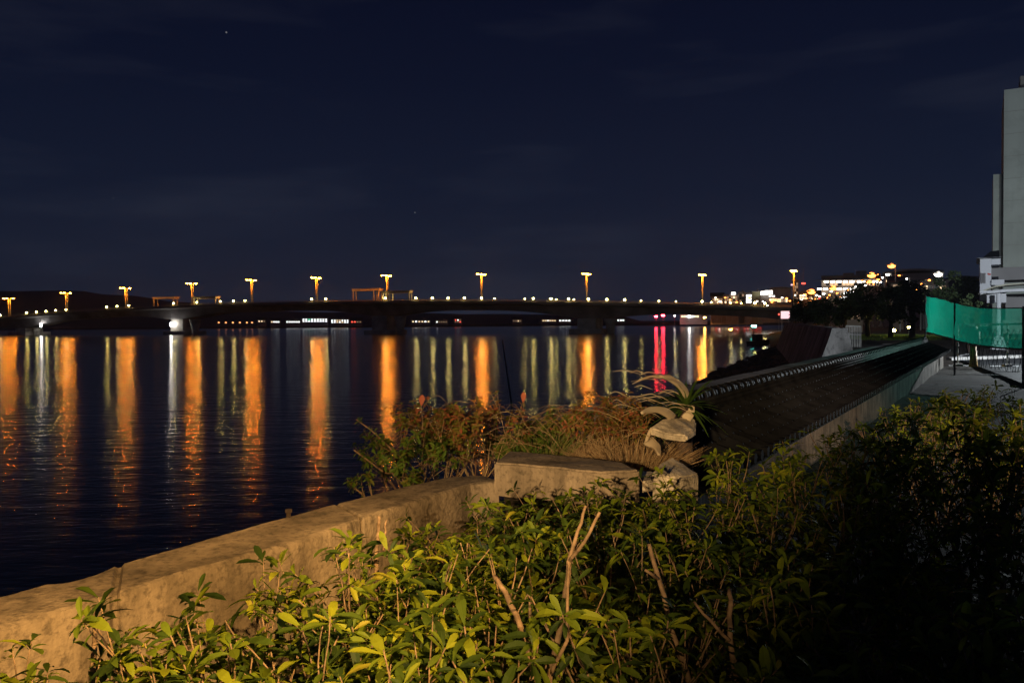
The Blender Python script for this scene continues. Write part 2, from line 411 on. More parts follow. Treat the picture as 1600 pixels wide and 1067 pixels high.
for t in PIERS:
    mb = MB(); g = bz(t)-1.1-gd(t)
    c = P_(t, 0, 0)
    mb.box((c.x, c.y, .6), (15, 17, 2.6), bang); mb.box((c.x, c.y, (g+1.5)/2), (8.5, 12, g-1.5), bang)
    pr = mb.build('pier', M['pier'], br)
    mb = MB(); c2 = P_(t+.022, -3, 0)
    mb.tube([(c2.x, c2.y, -1), (c2.x, c2.y, 3.2), (c2.x, c2.y, g-.2)], [1.6, 2.0, 3.2], 14); mb.build('pier_column', M['pier'], br)

# bridge lamp masts
ml_ = empty('bridge_lamp_mast', (0, 0, 0))
HM = 12.0
for sy in (-.55, .55):
    mb = MB(); mb.tube([(0, sy, -1.2), (0, sy, 3), (0, sy, HM)], [.20, .24, .34], 8)
    mb.build('shaft', M['mast'], ml_, True)
mb = MB(); mb.box((0, 0, HM+.1), (.4, 6.6, .22)); mb.box((0, 0, HM-.5), (.4, 1.4, .3)); mb.build('crossarm', M['mast'], ml_)
for (sx_, sy) in ((-.6, -3.1), (.6, -2.1), (-.6, 3.1), (.6, 2.1)):
    mb = MB(); mb.box((sx_, sy, HM+.28), (1.3, .7, .28)); mb.box((sx_*.5, sy, HM+.2), (.7, .12, .12)); hd = mb.build('lamp_head', M['housing'], ml_)
    mb = MB(); mb.box((sx_, sy, HM+.0), (1.1, .55, .26)); mb.build('lens', M['sodium'], hd)
ORD = ['first', 'second', 'third', 'fourth', 'fifth', 'sixth', 'seventh', 'eighth', 'ninth', 'tenth', 'eleventh']
mastpx = [(16, 11.5), (105.5, 11.5), (198.5, 11.5), (302, 11.8), (395, 12), (496, 12), (606, 12.2), (753.5, 12.2), (917.5, 12.2), (1098, 12.2), (1240.5, 14.5)]
mastt = []
for i, (px, h) in enumerate(mastpx):
    o = ml_ if i == 0 else copy_tree(ml_)
    t = bt(px); 
    # the masts stand on the centre line, so solve again for that line
    for _ in range(4):
        p = bp(t, 0, 0); t += (px-800-(p.x/p.y)*F)/F*p.y/BL
    mastt.append(t)
    o.location = bp(t, 0, bz(t)-.2); o.rotation_euler = (0, 0, bang); o.scale = (1, 1, h/12)
    where = 'at the left edge of the picture' if i == 0 else ('at the right end' if i == 10 else '%s from the left' % ORD[i])
    tag(o, 'tall twin-shaft lamp mast on the bridge glowing orange, %s' % where, 'lamp mast', 'lamp masts along the bridge')

# small lamps on the bridge railing
railpx = [27, 68, 83, 98, 113, 129, 192, 208, 226, 295, 331, 367, 387, 405, 507, 529, 620, 667, 692, 716, 741, 767, 787, 833, 846, 873, 881, 900, 908, 930, 958, 985, 1010, 1037, 1063, 1103, 1117, 1146, 1162, 1183, 1198]
big = {27, 68, 83, 98, 113, 129, 192, 208, 226, 295, 331, 367, 387, 405, 507, 529, 620, 667, 692, 716, 741, 767, 846, 873, 900, 930, 958, 985, 1103, 1198, 1183}
def small_lamp():
    r_ = empty('railing_lamp', (0, 0, 0))
    mb = MB(); mb.tube([(0, 0, -1.2), (0, 0, .3)], .09, 6); mb.build('post', M['rail'], r_)
    mb = MB(); mb.sph((0, 0, .55), .42, 8, 6, sc=(1, 1, .75)); mb.build('globe', M['warmglobe'], r_, True)
    return r_
sl = small_lamp(); cnt = {}
keys = [sum(1 for m_ in mastpx if m_[0] < px) for px in railpx]
for i, px in enumerate(railpx):
    o = sl if i == 0 else copy_tree(sl)
    t = bt(px); o.location = bp(t, -W2+.25, bz(t)-.05); k = keys[i]
    s_ = 1.0 if px in big else .6; o.scale = (s_, s_, s_)
    cnt[k] = cnt.get(k, 0)+1; tot = keys.count(k)
    if k == 0: between = 'left of the first lamp mast'
    elif k == 11: between = 'right of the last lamp mast'
    else: between = 'between the %s and %s lamp masts' % (ORD[k-1], ORD[k])
    tag(o, 'small yellow railing lamp %s%s' % (between, '' if tot == 1 else ', %s from left' % ORD[cnt[k]-1]), 'railing lamp', 'small lamps on the bridge railing')

# shelters on the bridge
def shelter(px0, px1, off, hgt, label, legs):
    t0, t1 = bt(px0), bt(px1)
    if off > 0:
        for _ in range(4):
            t0 += (px0-800-(bp(t0, off, 0).x/bp(t0, off, 0).y)*F)/F*bp(t0, off, 0).y/BL
            t1 += (px1-800-(bp(t1, off, 0).x/bp(t1, off, 0).y)*F)/F*bp(t1, off, 0).y/BL
    c = bp((t0+t1)/2, off, bz((t0+t1)/2)-1.1); ln = (t1-t0)*BL
    r_ = empty('bridge_shelter', c, bang); tag(r_, label, 'shelter', 'open shelters on the bridge')
    mb = MB(); mb.box((0, 0, hgt+.3), (ln, 3.4, .9)); mb.box((0, 0, hgt+.85), (ln+.5, 3.9, .2)); mb.build('roof', M['shelter'], r_)
    for x in legs:
        for y in (-1.4, 1.4):
            mb = MB(); mb.box((x*ln, y, hgt/2-.1), (.45, .35, hgt-.2)); mb.build('post', M['shelter'], r_)
    mb = MB(); mb.box((0, 0, .5), (ln*.7, .5, .12)); mb.box((-ln*.3, 0, .25), (.15, .4, .45)); mb.box((ln*.3, 0, .25), (.15, .4, .45)); mb.build('bench', M['shelter'], r_)
shelter(243, 278, 9.5, 5.6, 'dim open shelter on the far side of the bridge left of the fourth mast', (-.45, .42))
shelter(324, 360, -9, 3.6, 'bright low open shelter on the bridge right of the fourth mast', (-.46, .46))
shelter(554, 597, 9.5, 6.2, 'dim open shelter on the far side of the bridge left of the seventh mast', (-.47, .28, .45))
shelter(614, 657, -9, 4.2, 'bright open shelter on the bridge right of the seventh mast', (-.46, -.2, .47))

# white navigation lamps on brackets under the left spans
def nav(px, py, label):
    t = bt(px); p = bp(t, -W2-.4, 0); Y = p.y; q = pt(px, py, Y)
    r_ = empty('pier_lamp', q); tag(r_, label, 'pier lamp', 'white lamps under the bridge')
    mb = MB(); mb.tube([(0, 0, 1.0), (0, 0, bz(t)-2-q.z)], .12, 6); mb.tube([(0, 0, -.9), (0, 0, -1.6)], .35, 6); mb.build('bracket', M['mast'], r_)
    mb = MB(); mb.tube([(0, 0, -1.3), (0, 0, -.6), (0, 0, .6), (0, 0, 1.1)], [.2, .5, .6, .35], 10); mb.build('glass', M['whitelamp'], r_, True)
nav(64, 508, 'bright white lamp hanging under the bridge between the first two masts')
nav(267, 507, 'bright white lamp hanging under the bridge left of the fourth mast')

# ------------------------------------------------------------------ far shore buildings and lamps
rng = random.Random(5)
def block(name, px0, px1, ytop, Y, wall, label, cat='building', group=None, zb=1.4, depth=14, wins=(), roof='flat', lights=()):
    """a building whose front faces the bay; wins = (x0,x1,y0,y1,cols,rows,material) in image pixels on its front"""
    pc = pt((px0+px1)/2, ytop, Y); th = -math.atan2(pc.x, pc.y)*.93; ex = Vector((math.cos(th), math.sin(th), 0)); ny = Vector((-ex.y, ex.x, 0))
    def fp(x, y, dy=0):
        d = ray(x, y); k_ = (pc+ny*dy-CAM).dot(ny)/d.dot(ny); q = CAM+d*k_-Vector((pc.x, pc.y, 0)); return Vector((q.dot(ex), q.dot(ny), q.z))
    a = fp(px0, ytop); b = fp(px1, ytop); z1 = (a.z+b.z)/2; cx = 0; wd = b.x-a.x
    r_ = empty(name, (pc.x, pc.y, zb), th); tag(r_, label, cat, group)
    H = z1-zb; mb = MB(); mb.box((0, depth/2, H/2), (wd, depth, H)); mb.build('wall', M[wall], r_)
    mb = MB()
    if roof == 'flat': mb.box((0, depth/2, H+.15), (wd+.5, depth+.5, .3)); mb.box((wd*.2, depth/2, H+1.0), (wd*.18, 3, 1.5))
    elif roof == 'gable':
        h = wd*.12+1.2
        mb.prism([(-wd/2-.5, -.5, H), (wd/2+.5, -.5, H), (wd/2+.5, depth/2, H+h), (-wd/2-.5, depth/2, H+h)], (0, 0, .25))
        mb.prism([(-wd/2-.5, depth+.5, H), (wd/2+.5, depth+.5, H), (wd/2+.5, depth/2, H+h), (-wd/2-.5, depth/2, H+h)], (0, 0, .25))
    elif roof == 'arch':
        pr = [(-wd/2-.6+(wd+1.2)*i/12, -.6, H+math.sin(math.pi*i/12)*wd*.05) for i in range(13)]
        mb.prism(pr+[(x, y, z+.5) for x, y, z in reversed(pr)], (0, depth+1.2, 0))
    mb.build('roof', M['wall_grey'] if roof != 'gable' else M['roofdark'], r_)
    k = pc.length/F*.98
    for (x0, x1, y0, y1, nc, nr, mt) in wins:
        ww = (x1-x0)/nc*k; hh = (y1-y0)/nr*k
        for i in range(nc):
            for j in range(nr):
                q = fp(x0+(x1-x0)*(i+.5)/nc, y0+(y1-y0)*(j+.5)/nr)
                m_ = mt if isinstance(mt, str) else rng.choice(mt)
                mb = MB(); mb.box((q.x-cx, -.05, q.z-zb), (ww*(.72 if Y < 900 else .45), .12, hh*(.7 if Y < 900 else .5))); wn = mb.build('window', M[m_], r_)
                if ww > 1.6:
                    mb = MB(); mb.box((q.x-cx, -.16, q.z-zb-hh*.40), (ww*.85, .2, hh*.08+.05)); mb.box((q.x-cx, -.14, q.z-zb), (.08, .08, hh*.7)); mb.build('frame', M['wall_grey'], wn)
    for (x, y, mt, r) in lights:
        q = fp(x, y, -.8); mb = MB(); mb.box((q.x-cx, -.8, q.z-zb), (r*2, .5, r)); mb.box((q.x-cx, -.4, q.z-zb+r*.5), (.1, .8, .1)); mb.build('wall_lamp', M[mt], r_)
    r_['_'] = 0; del r_['_']
    FP[r_.name] = fp
    return r_
FP = {}
GF = 'lit waterfront buildings on the far shore'
far = [
 (402, 416, 499, 'dim far shore house left of the brightest waterfront hall', 3, 1, ['win_dim', 'win_warm']),
 (422, 438, 500, 'small far shore shop with a short row of white windows', 4, 1, ['win_white', 'win_warm']),
 (446, 470, 500, 'low far shore hall, left of the two brightest, with a long white window row', 6, 1, ['win_white']),
 (471, 513, 496.5, 'brightest and widest lit hall on the far shore below the sixth mast', 9, 2, ['win_white', 'win_white', 'win_green', 'win_white']),
 (516, 546, 498, 'bright white far shore hall with red lamp just right of the widest hall', 7, 2, ['win_white', 'win_white', 'win_warm']),
 (547, 566, 500, 'dim far shore shed with mixed lights left of the middle pier', 4, 1, ['win_dim', 'win_red', 'win_warm']),
 (642, 673, 499.5, 'far shore building with bluish white windows right of the middle pier', 6, 1, ['win_white', 'win_warm']),
 (680, 700, 500, 'far shore building with a row of tiny white windows below the railing lamps', 5, 1, ['win_white', 'win_dim']),
 (709, 722, 497.5, 'narrow two storey far shore house left of the eighth mast', 3, 2, ['win_white', 'win_dim', 'win_red']),
 (800, 816, 498.5, 'dim far shore house between the eighth and ninth masts', 4, 1, ['win_dim', 'win_warm']),
 (846, 870, 498, 'far shore building with a cluster of white windows left of the ninth mast', 6, 1, ['win_white', 'win_warm']),
 (872, 893, 498, 'far shore building with evenly spaced white windows next to the ninth mast pier', 4, 1, ['win_white']),
 (963, 977, 497.5, 'small bright far shore house right of the round pier column', 3, 1, ['win_white', 'win_warm']),
]
for x0, x1, yt, lab, nc, nr, mt in far:
    Y = 985
    block('waterfront_building', x0, x1, yt, Y, 'wall_grey', lab, group=GF, zb=1.5, wins=[(x0+1, x1-1, yt+1.2, yt+2.6+2.2*nr, nc, nr, mt)], roof='gable' if nc < 5 else 'flat')
# row of small orange lamps far under the fourth and fifth masts
so = None
for i, px in enumerate((342, 353, 364, 375, 386, 394)):
    q = pt(px, 504, 930); 
    if so is None:
        so = empty('shore_lamp', q)
        mb = MB(); mb.tube([(0, 0, -q.z+1.5), (0, 0, 0)], .12, 5); mb.build('post', M['mast'], so)
        mb = MB(); mb.box((0, -.3, 0), (1.6, 1, 1.0)); mb.build('lamp_head', M['smallorange'], so); o = so
    else: o = copy_tree(so); o.location = q
    tag(o, 'tiny reddish orange lamp in the far shore row under the fourth and fifth masts', 'shore lamp', 'row of tiny orange shore lamps')

# right shore under the bridge: harbour lights (they give the coloured streaks)
def quay_light(name, px, py, Y, mt, size, label, cat='quay lamp'):
    q = pt(px, py, Y); r_ = empty(name, (q.x, q.y, 1.6)); tag(r_, label, cat, 'lamps on the quay behind the bridge')
    mb = MB(); mb.tube([(0, 0, -.4), (0, 0, q.z-1.6)], .14, 6); mb.build('post', M['mast'], r_)
    mb = MB(); mb.box((0, -.1, q.z-1.6), (size, size*.5, size*.55)); mb.build('lamp_head', M[mt], r_)
quay_light('quay_lamp', 1025, 494.5, 640, 'redlamp', 1.9, 'left of the pair of bright red lamps low under the bridge')
quay_light('quay_lamp', 1036, 493, 640, 'redlamp', 2.1, 'right of the pair of bright red lamps low under the bridge')
quay_light('quay_lamp', 1054, 493.5, 640, 'whitelamp', .9, 'small white lamp just right of the two red ones')
quay_light('quay_lamp', 1077, 494.5, 640, 'whitelamp', 2.0, 'bright bluish white lamp under the bridge left of the tenth mast')
quay_light('quay_lamp', 1101, 496, 600, 'orangelamp', 1.3, 'orange lamp under the bridge directly below the tenth mast')
quay_light('quay_lamp', 1124, 495.5, 560, 'whitelamp', 1.0, 'small white lamp under the bridge right of the tenth mast')
quay_light('quay_lamp', 1141, 496, 520, 'orangelamp', 2.0, 'bright orange lamp under the bridge between small white lamps')
quay_light('quay_lamp', 1152, 495.5, 500, 'whitelamp', .9, 'small white lamp right of the bright orange quay lamp')
quay_light('quay_lamp', 1167, 494.5, 480, 'whitelamp', 2.2, 'large white lamp at the right end of the quay row')
block('quay_shed', 1062, 1105, 491, 650, 'wall_grey', 'low quay shed with white windows under the bridge near the tenth mast', wins=[(1064, 1092, 492.5, 496.5, 7, 1, ['win_white', 'win_warm', 'win_white'])], zb=1.5)
block('quay_shed', 1110, 1192, 491.5, 600, 'wall_beige', 'long reddish quay building with small orange windows under the right bridge end', wins=[(1112, 1190, 494, 498.5, 16, 1, ['win_warm', 'win_dim', 'win_red', 'win_warm'])], zb=1.5)

# ------------------------------------------------------------------ town at the right end of the bridge
GT = 'houses and blocks of the lit town'
def town(*a, **k): k.setdefault('group', GT); k.setdefault('zb', 3.5); return block(*a, **k)
town('house', 1111, 1131, 463, 455, 'wall_beige', 'low brownish house at the left end of the town with weak lights', wins=[(1113, 1129, 466, 475, 5, 2, ['win_dim', 'win_dim', 'win_warm'])], roof='gable')
town('house', 1130, 1154, 461, 450, 'wall_beige', 'reddish brown apartment house under the first white rooftop lamp', wins=[(1132, 1152, 463, 474, 6, 3, ['win_dim', 'win_dim', 'win_dark', 'win_warm'])], lights=[(1146, 458.5, 'townwhite', 1.1)])
town('house', 1154, 1164, 456.5, 460, 'wall_grey', 'narrow grey house left of the block with three lit floors', wins=[(1155, 1163, 459, 473, 2, 3, ['win_dark', 'win_dim'])])
b_ = town('apartment_block', 1164, 1176, 458, 448, 'wall_grey', 'small block with three bright white lit floors', wins=[(1165, 1175, 460, 474, 1, 3, ['win_white'])])
town('apartment_block', 1175, 1188, 456, 446, 'wall_olive', 'plain olive block right of the three lit floors', wins=[(1177, 1187, 468, 474, 3, 1, ['win_dim', 'win_dark'])])
town('shop_building', 1188, 1212, 462, 440, 'wall_grey', 'grey shop building carrying the big white rooftop lamp', wins=[(1201, 1211, 461.5, 464, 2, 1, ['win_white']), (1202, 1214, 466, 471, 3, 1, ['win_warm'])], lights=[(1194, 458, 'townwhite', 1.8), (1201, 457, 'townwhite', 2.0), (1208, 469, 'townorange', .7)])
town('hall', 1204, 1236, 451, 470, 'wall_grey', 'grey hall with a low arched roof behind the eleventh mast', wins=[(1214, 1234, 466, 473, 6, 1, ['win_dim', 'win_warm', 'win_dark'])], roof='arch')
town('tower_block', 1240, 1248, 438.5, 430, 'wall_beige', 'slender pinkish tower block directly behind the eleventh mast', wins=[(1241, 1247, 441, 470, 2, 6, ['win_dark', 'win_dim'])], lights=[(1238, 445, 'sign_pink', .8)])
town('house', 1248, 1262, 456, 400, 'wall_beige', 'small beige house right of the slender tower block', wins=[(1249, 1261, 460, 468, 3, 2, ['win_dim', 'win_warm'])])
town('house', 1262, 1284, 461, 380, 'wall_beige', 'house with reddish windows under the left orange street lamp', wins=[(1264, 1282, 463, 468, 5, 1, ['win_warm', 'win_red', 'win_dim'])], roof='gable')
# gallery apartment building with two rows of lamps
q = town('gallery_building', 1283, 1374, 431, 262, 'wall_beige', 'long apartment building with two rows of white gallery lamps', depth=12,
         wins=[(1290, 1366, 441, 447, 12, 1, ['win_dark', 'win_dim', 'win_dark']), (1318, 1346, 455.5, 460.5, 5, 1, ['win_white']), (1311, 1332, 463, 469, 4, 1, ['win_warm', 'win_white'])])
gfp = FP[q.name]
for row_y, xs in ((440.3, (1291, 1301, 1311, 1321, 1331, 1343, 1352, 1360, 1368)), (451.5, (1280.5, 1290, 1311, 1321, 1332))):
    for x in xs:
        p = gfp(x, row_y, -1.3); mb = MB(); mb.box((p.x, -1.3, p.z-3.5), (1.35, .4, .5)); mb.build('gallery_lamp', M['townwhite'], q)
for yy in (448.5, 437):
    p = gfp(1329, yy, -1); mb = MB(); mb.box((p.x, -.8, p.z-3.5), (21.5, 1.5, .25)); mb.build('gallery_floor', M['wall_grey'], q)
for x in (1326, 1306):
    p = gfp(x, 434.5)
    if x == 1326: mb = MB(); mb.box((p.x, 2, p.z-3.5+.6), (3.2, 3, 2.2)); mb.build('roof_room', M['wall_beige'], q)
# long hall with pale roof
town('sports_hall', 1382, 1470, 427, 205, 'wall_grey', 'long hall with a pale low roof above the dark trees', depth=20, roof='arch',
     wins=[(1384, 1412, 437.5, 441, 5, 1, ['win_warm', 'win_dim']), (1416, 1468, 437, 440, 9, 1, ['win_dark', 'win_dim', 'win_dark'])])
town('house', 1392, 1412, 443, 150, 'wall_beige', 'house wall with a warm window between the dark tree crowns', wins=[(1395, 1409, 444, 452, 3, 1, ['win_warm', 'win_dim'])], roof='gable')
town('house', 1440, 1482, 440, 150, 'wall_grey', 'grey house with pale lit wall behind the right tree', wins=[(1444, 1478, 446, 452, 6, 1, ['win_dark', 'win_dim', 'win_warm'])], roof='flat')
town('house', 1322, 1348, 486, 128, 'wall_beige', 'small house with pinkish lit gap seen between the dark trees', wins=[(1326, 1345, 489, 499, 2, 1, ['win_dim'])], roof='gable', depth=8)

def street_lamp(px, py, Y, col, size, label, zb=3.5, hgt=None, st=None):
    q = pt(px, py, Y); r_ = empty('street_lamp', (q.x, q.y, zb)); tag(r_, label, 'street lamp', 'street lamps of the town')
    h = q.z-zb; mb = MB(); mb.tube([(.9, .3, 0), (.9, .3, h*.8), (.85, .3, h+.25), (.1, 0, h+.35)], [.12, .09, .07, .06], 6); mb.build('pole', M['mast'], r_)
    mb = MB(); mb.box((0, 0, h+.22), (size*1.1, size*.55, size*.2)); hd = mb.build('lamp_head', M['housing'], r_)
    mb = MB(); mb.sph((0, 0, h), size*.5, 8, 6, sc=(1, .7, .6)); mb.build('lens', M[col], hd, True)
street_lamp(1268, 456, 330, 'townorange', 3.4, 'left orange street lamp right of the eleventh mast')
street_lamp(1275.5, 461, 320, 'townwhite', 1.0, 'small yellowish street lamp below the left orange one')
street_lamp(1242, 461, 390, 'townwhite', 1.0, 'small lamp in front of the eleventh mast shaft')
street_lamp(1256, 461, 360, 'townwhite', .7, 'faint small lamp between the mast and the left orange lamp')
street_lamp(1199, 477, 380, 'townwhite', 1.2, 'yellow white lamp at the right end of the bridge railing')
street_lamp(1213, 468.5, 380, 'townorange', 1.1, 'orange lamp beside the grey shop building')
street_lamp(1302, 450, 240, 'townorange', 2.3, 'orange street lamp in front of the gallery building')
street_lamp(1362, 430, 180, 'townorange', 2.0, 'large orange street lamp at the right end of the gallery roof')
street_lamp(1358, 440, 200, 'townorange', 1.5, 'orange lamp just below the large one at the gallery roof end')
street_lamp(1393, 415.5, 150, 'townorange', 1.5, 'highest orange street lamp above the trees')
street_lamp(1387, 429, 160, 'townwhite', .9, 'yellow white lamp below the highest street lamp')
street_lamp(1466, 428.5, 130, 'townwhite', 1.4, 'white street lamp over the right end of the pale hall roof')
street_lamp(1399, 450.5, 125, 'townorange', .4, 'small orange lamp between the tree crowns', )
for i_, (px, py, Y) in enumerate(((1118, 465, 440), (1133, 465, 440), (1151, 472, 430), (1183, 470.5, 430), (1206, 472, 420), (1217, 470, 420), (1222, 465, 430), (1229, 466, 430), (1246, 473, 380), (1252, 468, 380), (1261, 466, 370), (1266, 470, 360), (1287, 459, 250), (1296, 461, 250), (1308, 458, 250), (1337, 448, 240), (1349, 450, 230), (1372, 437, 190), (1379, 434, 180), (1405, 431, 170), (1432, 452, 140), (1422, 446, 150), (1258, 460, 330), (1273, 467, 330), (1280, 463, 300), (1284, 452, 280), (1292, 465, 260), (1299, 455, 250), (1314, 464, 240), (1324, 453, 240), (1330, 461, 235), (1343, 456, 230), (1347, 439, 235), (1352, 446, 220), (1366, 444, 190), (1371, 429, 190), (1376, 441, 170), (1398, 437, 160), (1410, 443, 150), (1416, 436, 160), (1440, 444, 145), (1452, 438, 140), (1125, 471, 440), (1141, 468, 440), (1171, 466, 435), (1192, 471, 420), (1234, 470, 400))):
    street_lamp(px, py, Y, 'townorange' if i_ % 3 else 'townwhite', (.55+.5*((i_*7) % 5)/5)*Y/300+.15, None)
    o = [x for x in COL.objects if x.name.startswith('street_lamp') and 'label' not in x][-1]
    tag(o, 'one of the tiny warm lamps scattered between the houses of the town', 'street lamp', 'tiny scattered town lamps')
# crane mast with red lamp
q = pt(1255, 443, 480); cr2 = empty('radio_mast', (q.x, q.y, 3.5)); tag(cr2, 'thin radio mast with a red warning lamp right of the eleventh bridge mast', 'radio mast')
mb = MB(); h = q.z-3.5
for dx, dy in ((-.4, -.3), (.4, -.3), (0, .5)): mb.tube([(dx*2, dy*2, 0), (dx*.4, dy*.4, h+9)], .07, 4)
for i in range(14): mb.box((0, 0, h*i/14+1), (.9*(1-i/22), .5*(1-i/22), .08))
mb.build('lattice', M['mast'], cr2)
mb = MB(); mb.box((0, -.4, h), (2.2, .5, .8)); mb.build('warning_lamp', M['win_red'], cr2)
# pink lit panel and small red lamp at bridge end
q = pt(1227, 492, 148); s_ = empty('lit_sign', (q.x, q.y, 3.3)); tag(s_, 'small pink lit panel at the shore end under the bridge', 'sign')
mb = MB(); mb.box((0, 0, q.z-3.3), (1.55, .3, 1.35)); mb.build('panel', M['sign_pink'], s_)
mb = MB(); mb.box((0, .2, q.z-3.3), (1.75, .25, 1.5)); mb.box((-.6, .1, (q.z-3.9)/2), (.1, .1, q.z-3.9)); mb.box((.6, .1, (q.z-3.9)/2), (.1, .1, q.z-3.9)); mb.build('frame', M['housing'], s_)
q = pt(1217, 492, 150); s_ = empty('warning_lamp_post', (q.x, q.y, 3.2)); tag(s_, 'little red lamp on a post left of the pink lit panel', 'lamp')
mb = MB(); mb.tube([(0, 0, 0), (0, 0, q.z-3.2)], .05, 6); mb.build('post', M['mast'], s_)
mb = MB(); mb.sph((0, 0, q.z-3.1), .16, 8, 6); mb.build('lens', M['win_red'], s_)

# ------------------------------------------------------------------ trees
def tree(px, ybase, ytop, wpx, Y, label, seed, zb=3.4, mt='treeleaf', nleaf=2600, group='dark trees on the shore', leafs=.34):
    rg = random.Random(seed); q = pt(px, ybase, Y); top = pt(px, ytop, Y).z; H = top-zb; Wd = wpx/F*Y/2
    r_ = empty('tree', (q.x, Y, zb)); tag(r_, label, 'tree', group)
    mb = MB(); tips = []
    mb.tube([(0, 0, -.3), (.05*H*rg.uniform(-1, 1), 0, H*.25), (.06*H*rg.uniform(-1, 1), 0, H*.5)], [.05*H, .038*H, .025*H], 7)
    for k in range(9):
        a = rg.uniform(0, 6.28); z0 = H*rg.uniform(.22, .5); rr = rg.uniform(.35, .8)
        e_ = Vector((math.cos(a)*Wd*rr, math.sin(a)*Wd*rr*.9, H*rg.uniform(.5, .88)))
        m_ = Vector((e_.x*.45, e_.y*.45, z0+(e_.z-z0)*.6)); mb.tube([(0, 0, z0), m_, e_], [.02*H, .013*H, .005*H], 5)
        tips += [e_, m_*.5+e_*.5]
    mb.build('trunk', M['darkbark'], r_)
    cl = [(t, rg.uniform(.22, .42)*Wd) for t in tips]
    for k in range(16):
        a = rg.uniform(0, 6.28); v = rg.uniform(-.7, 1)
        rr = math.sqrt(1-v*v*.8)*rg.uniform(.55, .95)
        cl.append((Vector((math.cos(a)*Wd*rr, math.sin(a)*Wd*rr*.9, H*(.58+.36*v))), rg.uniform(.16, .34)*Wd))
    mb = MB()
    for c, r in cl:
        ca = rg.uniform(-.2, .2)
        for k in range(nleaf//len(cl)):
            d = Vector((rg.gauss(0, 1), rg.gauss(0, 1), rg.gauss(0, 1))).normalized()
            p = c+Vector((d.x, d.y, d.z*.75))*r*(rg.random()**.4)*rg.uniform(.8, 1.15)
            if p.z < H*.12: continue
            dd = (d+Vector((rg.uniform(-1, 1), rg.uniform(-1, 1), rg.uniform(-.8, .3)))).normalized(); s = leafs*rg.uniform(.6, 1.3)
            sd = dd.orthogonal().normalized(); sd = Matrix.Rotation(rg.uniform(0, 6.28), 3, dd) @ sd
            mb.add([p, p+dd*s*.5+sd*s*.28, p+dd*s, p+dd*s*.5-sd*s*.28], [(0, 1, 2, 3)], min(1, max(0, .5+ca+rg.uniform(-.35, .35))))
    mb.build('crown', M[mt], r_)
tree(1258, 508, 466, 46, 112, 'low dark round tree at the left end of the row, next to the pink panel', 1)
tree(1290, 512, 463, 60, 104, 'wide low dark tree below the orange street lamps', 2)
tree(1322, 516, 452, 52, 98, 'dark tree with a narrow crown in front of the gallery building', 3)
tree(1357, 520, 442, 64, 92, 'tall dark tree hiding the right end of the gallery building', 4)
tree(1391, 522, 447, 50, 88, 'dark tree below the highest orange street lamp', 5)
tree(1424, 524, 434, 58, 84, 'tallest dark tree, just left of the green net', 6, nleaf=3600)
tree(1494, 520, 424, 84, 64, 'pale lit leafy tree rising behind the green net', 7, mt='palegreen', nleaf=5200, leafs=.22)
tree(1516, 520, 455, 30, 52, 'small leafy tree in front of the white house', 8, mt='palegreen', nleaf=2600, leafs=.16, zb=3.5)

# ------------------------------------------------------------------ curved embankment wall
mb = MB(); cp = [(1312, 47.5), (1300, 52), (1285, 60), (1268, 72), (1255, 85), (1243, 100), (1231, 122)]
pts = []
for i, (px, Y) in enumerate(cp): p = pt(px, 500, Y); pts.append(Vector((p.x, p.y, 0)))
sm = []
for i in range(len(pts)-1):
    for k in range(20):
        f_ = k/20; A_, B_, C_, D_ = pts[max(0, i-1)], pts[i], pts[i+1], pts[min(len(pts)-1, i+2)]
        sm.append(.5*((2*B_)+(C_-A_)*f_+(2*A_-5*B_+4*C_-D_)*f_*f_+(3*B_-A_-3*C_+D_)*f_**3))
sm.append(pts[-1])
for i, p in enumerate(sm):
    d = (sm[min(i+1, len(sm)-1)]-sm[max(0, i-1)]).normalized(); s = Vector((-d.y, d.x, 0))
    for off, z in ((1.7, 1.4), (.55, 4.7), (.42, 5.15), (-.42, 5.15), (-.55, 4.7), (-1.0, 2.6)):
        w_ = s*off; mb.v.append((p.x+w_.x, p.y+w_.y, z+.06*noise.noise(p*.5+Vector((0, 0, z)))))
for i in range(len(sm)-1):
    for k in range(5): mb.f.append((i*6+k, i*6+k+1, (i+1)*6+k+1, (i+1)*6+k)); mb.a.append(.5)
n_ = (len(sm)-1)*6; mb.add(mb.v[:6], [(0, 1, 2, 3, 4, 5)]); mb.add(mb.v[n_:n_+6], [(5, 4, 3, 2, 1, 0)])
tag(mb.build('embankment_wall', M['seawall'], smooth=True), 'curved grey concrete sea embankment wall ending in a pale slanted face', 'embankment wall')
# straight low coping wall beside the tiled wall
mb = MB(); L_ = [9+i*.9 for i in range(41)]
for t in L_:
    for dn, z in ((-.28, 2.6), (-.26, 4.44), (.16, 4.44), (.18, 3.3)):
        p = tn(t, -5.35+dn, z+.02*noise.noise(Vector((t*2, dn*9, z)))); mb.v.append(tuple(p))
for i in range(len(L_)-1):
    for k in range(3): mb.f.append((i*4+k, i*4+k+1, (i+1)*4+k+1, (i+1)*4+k)); mb.a.append(.5)
mb.f += [(0, 1, 2, 3), tuple((len(L_)-1)*4+k for k in (3, 2, 1, 0))]; mb.a += [.5, .5]
tag(mb.build('coping_wall', M['seawall']), 'low straight sea wall running along the far side of the tiled wall', 'low wall')

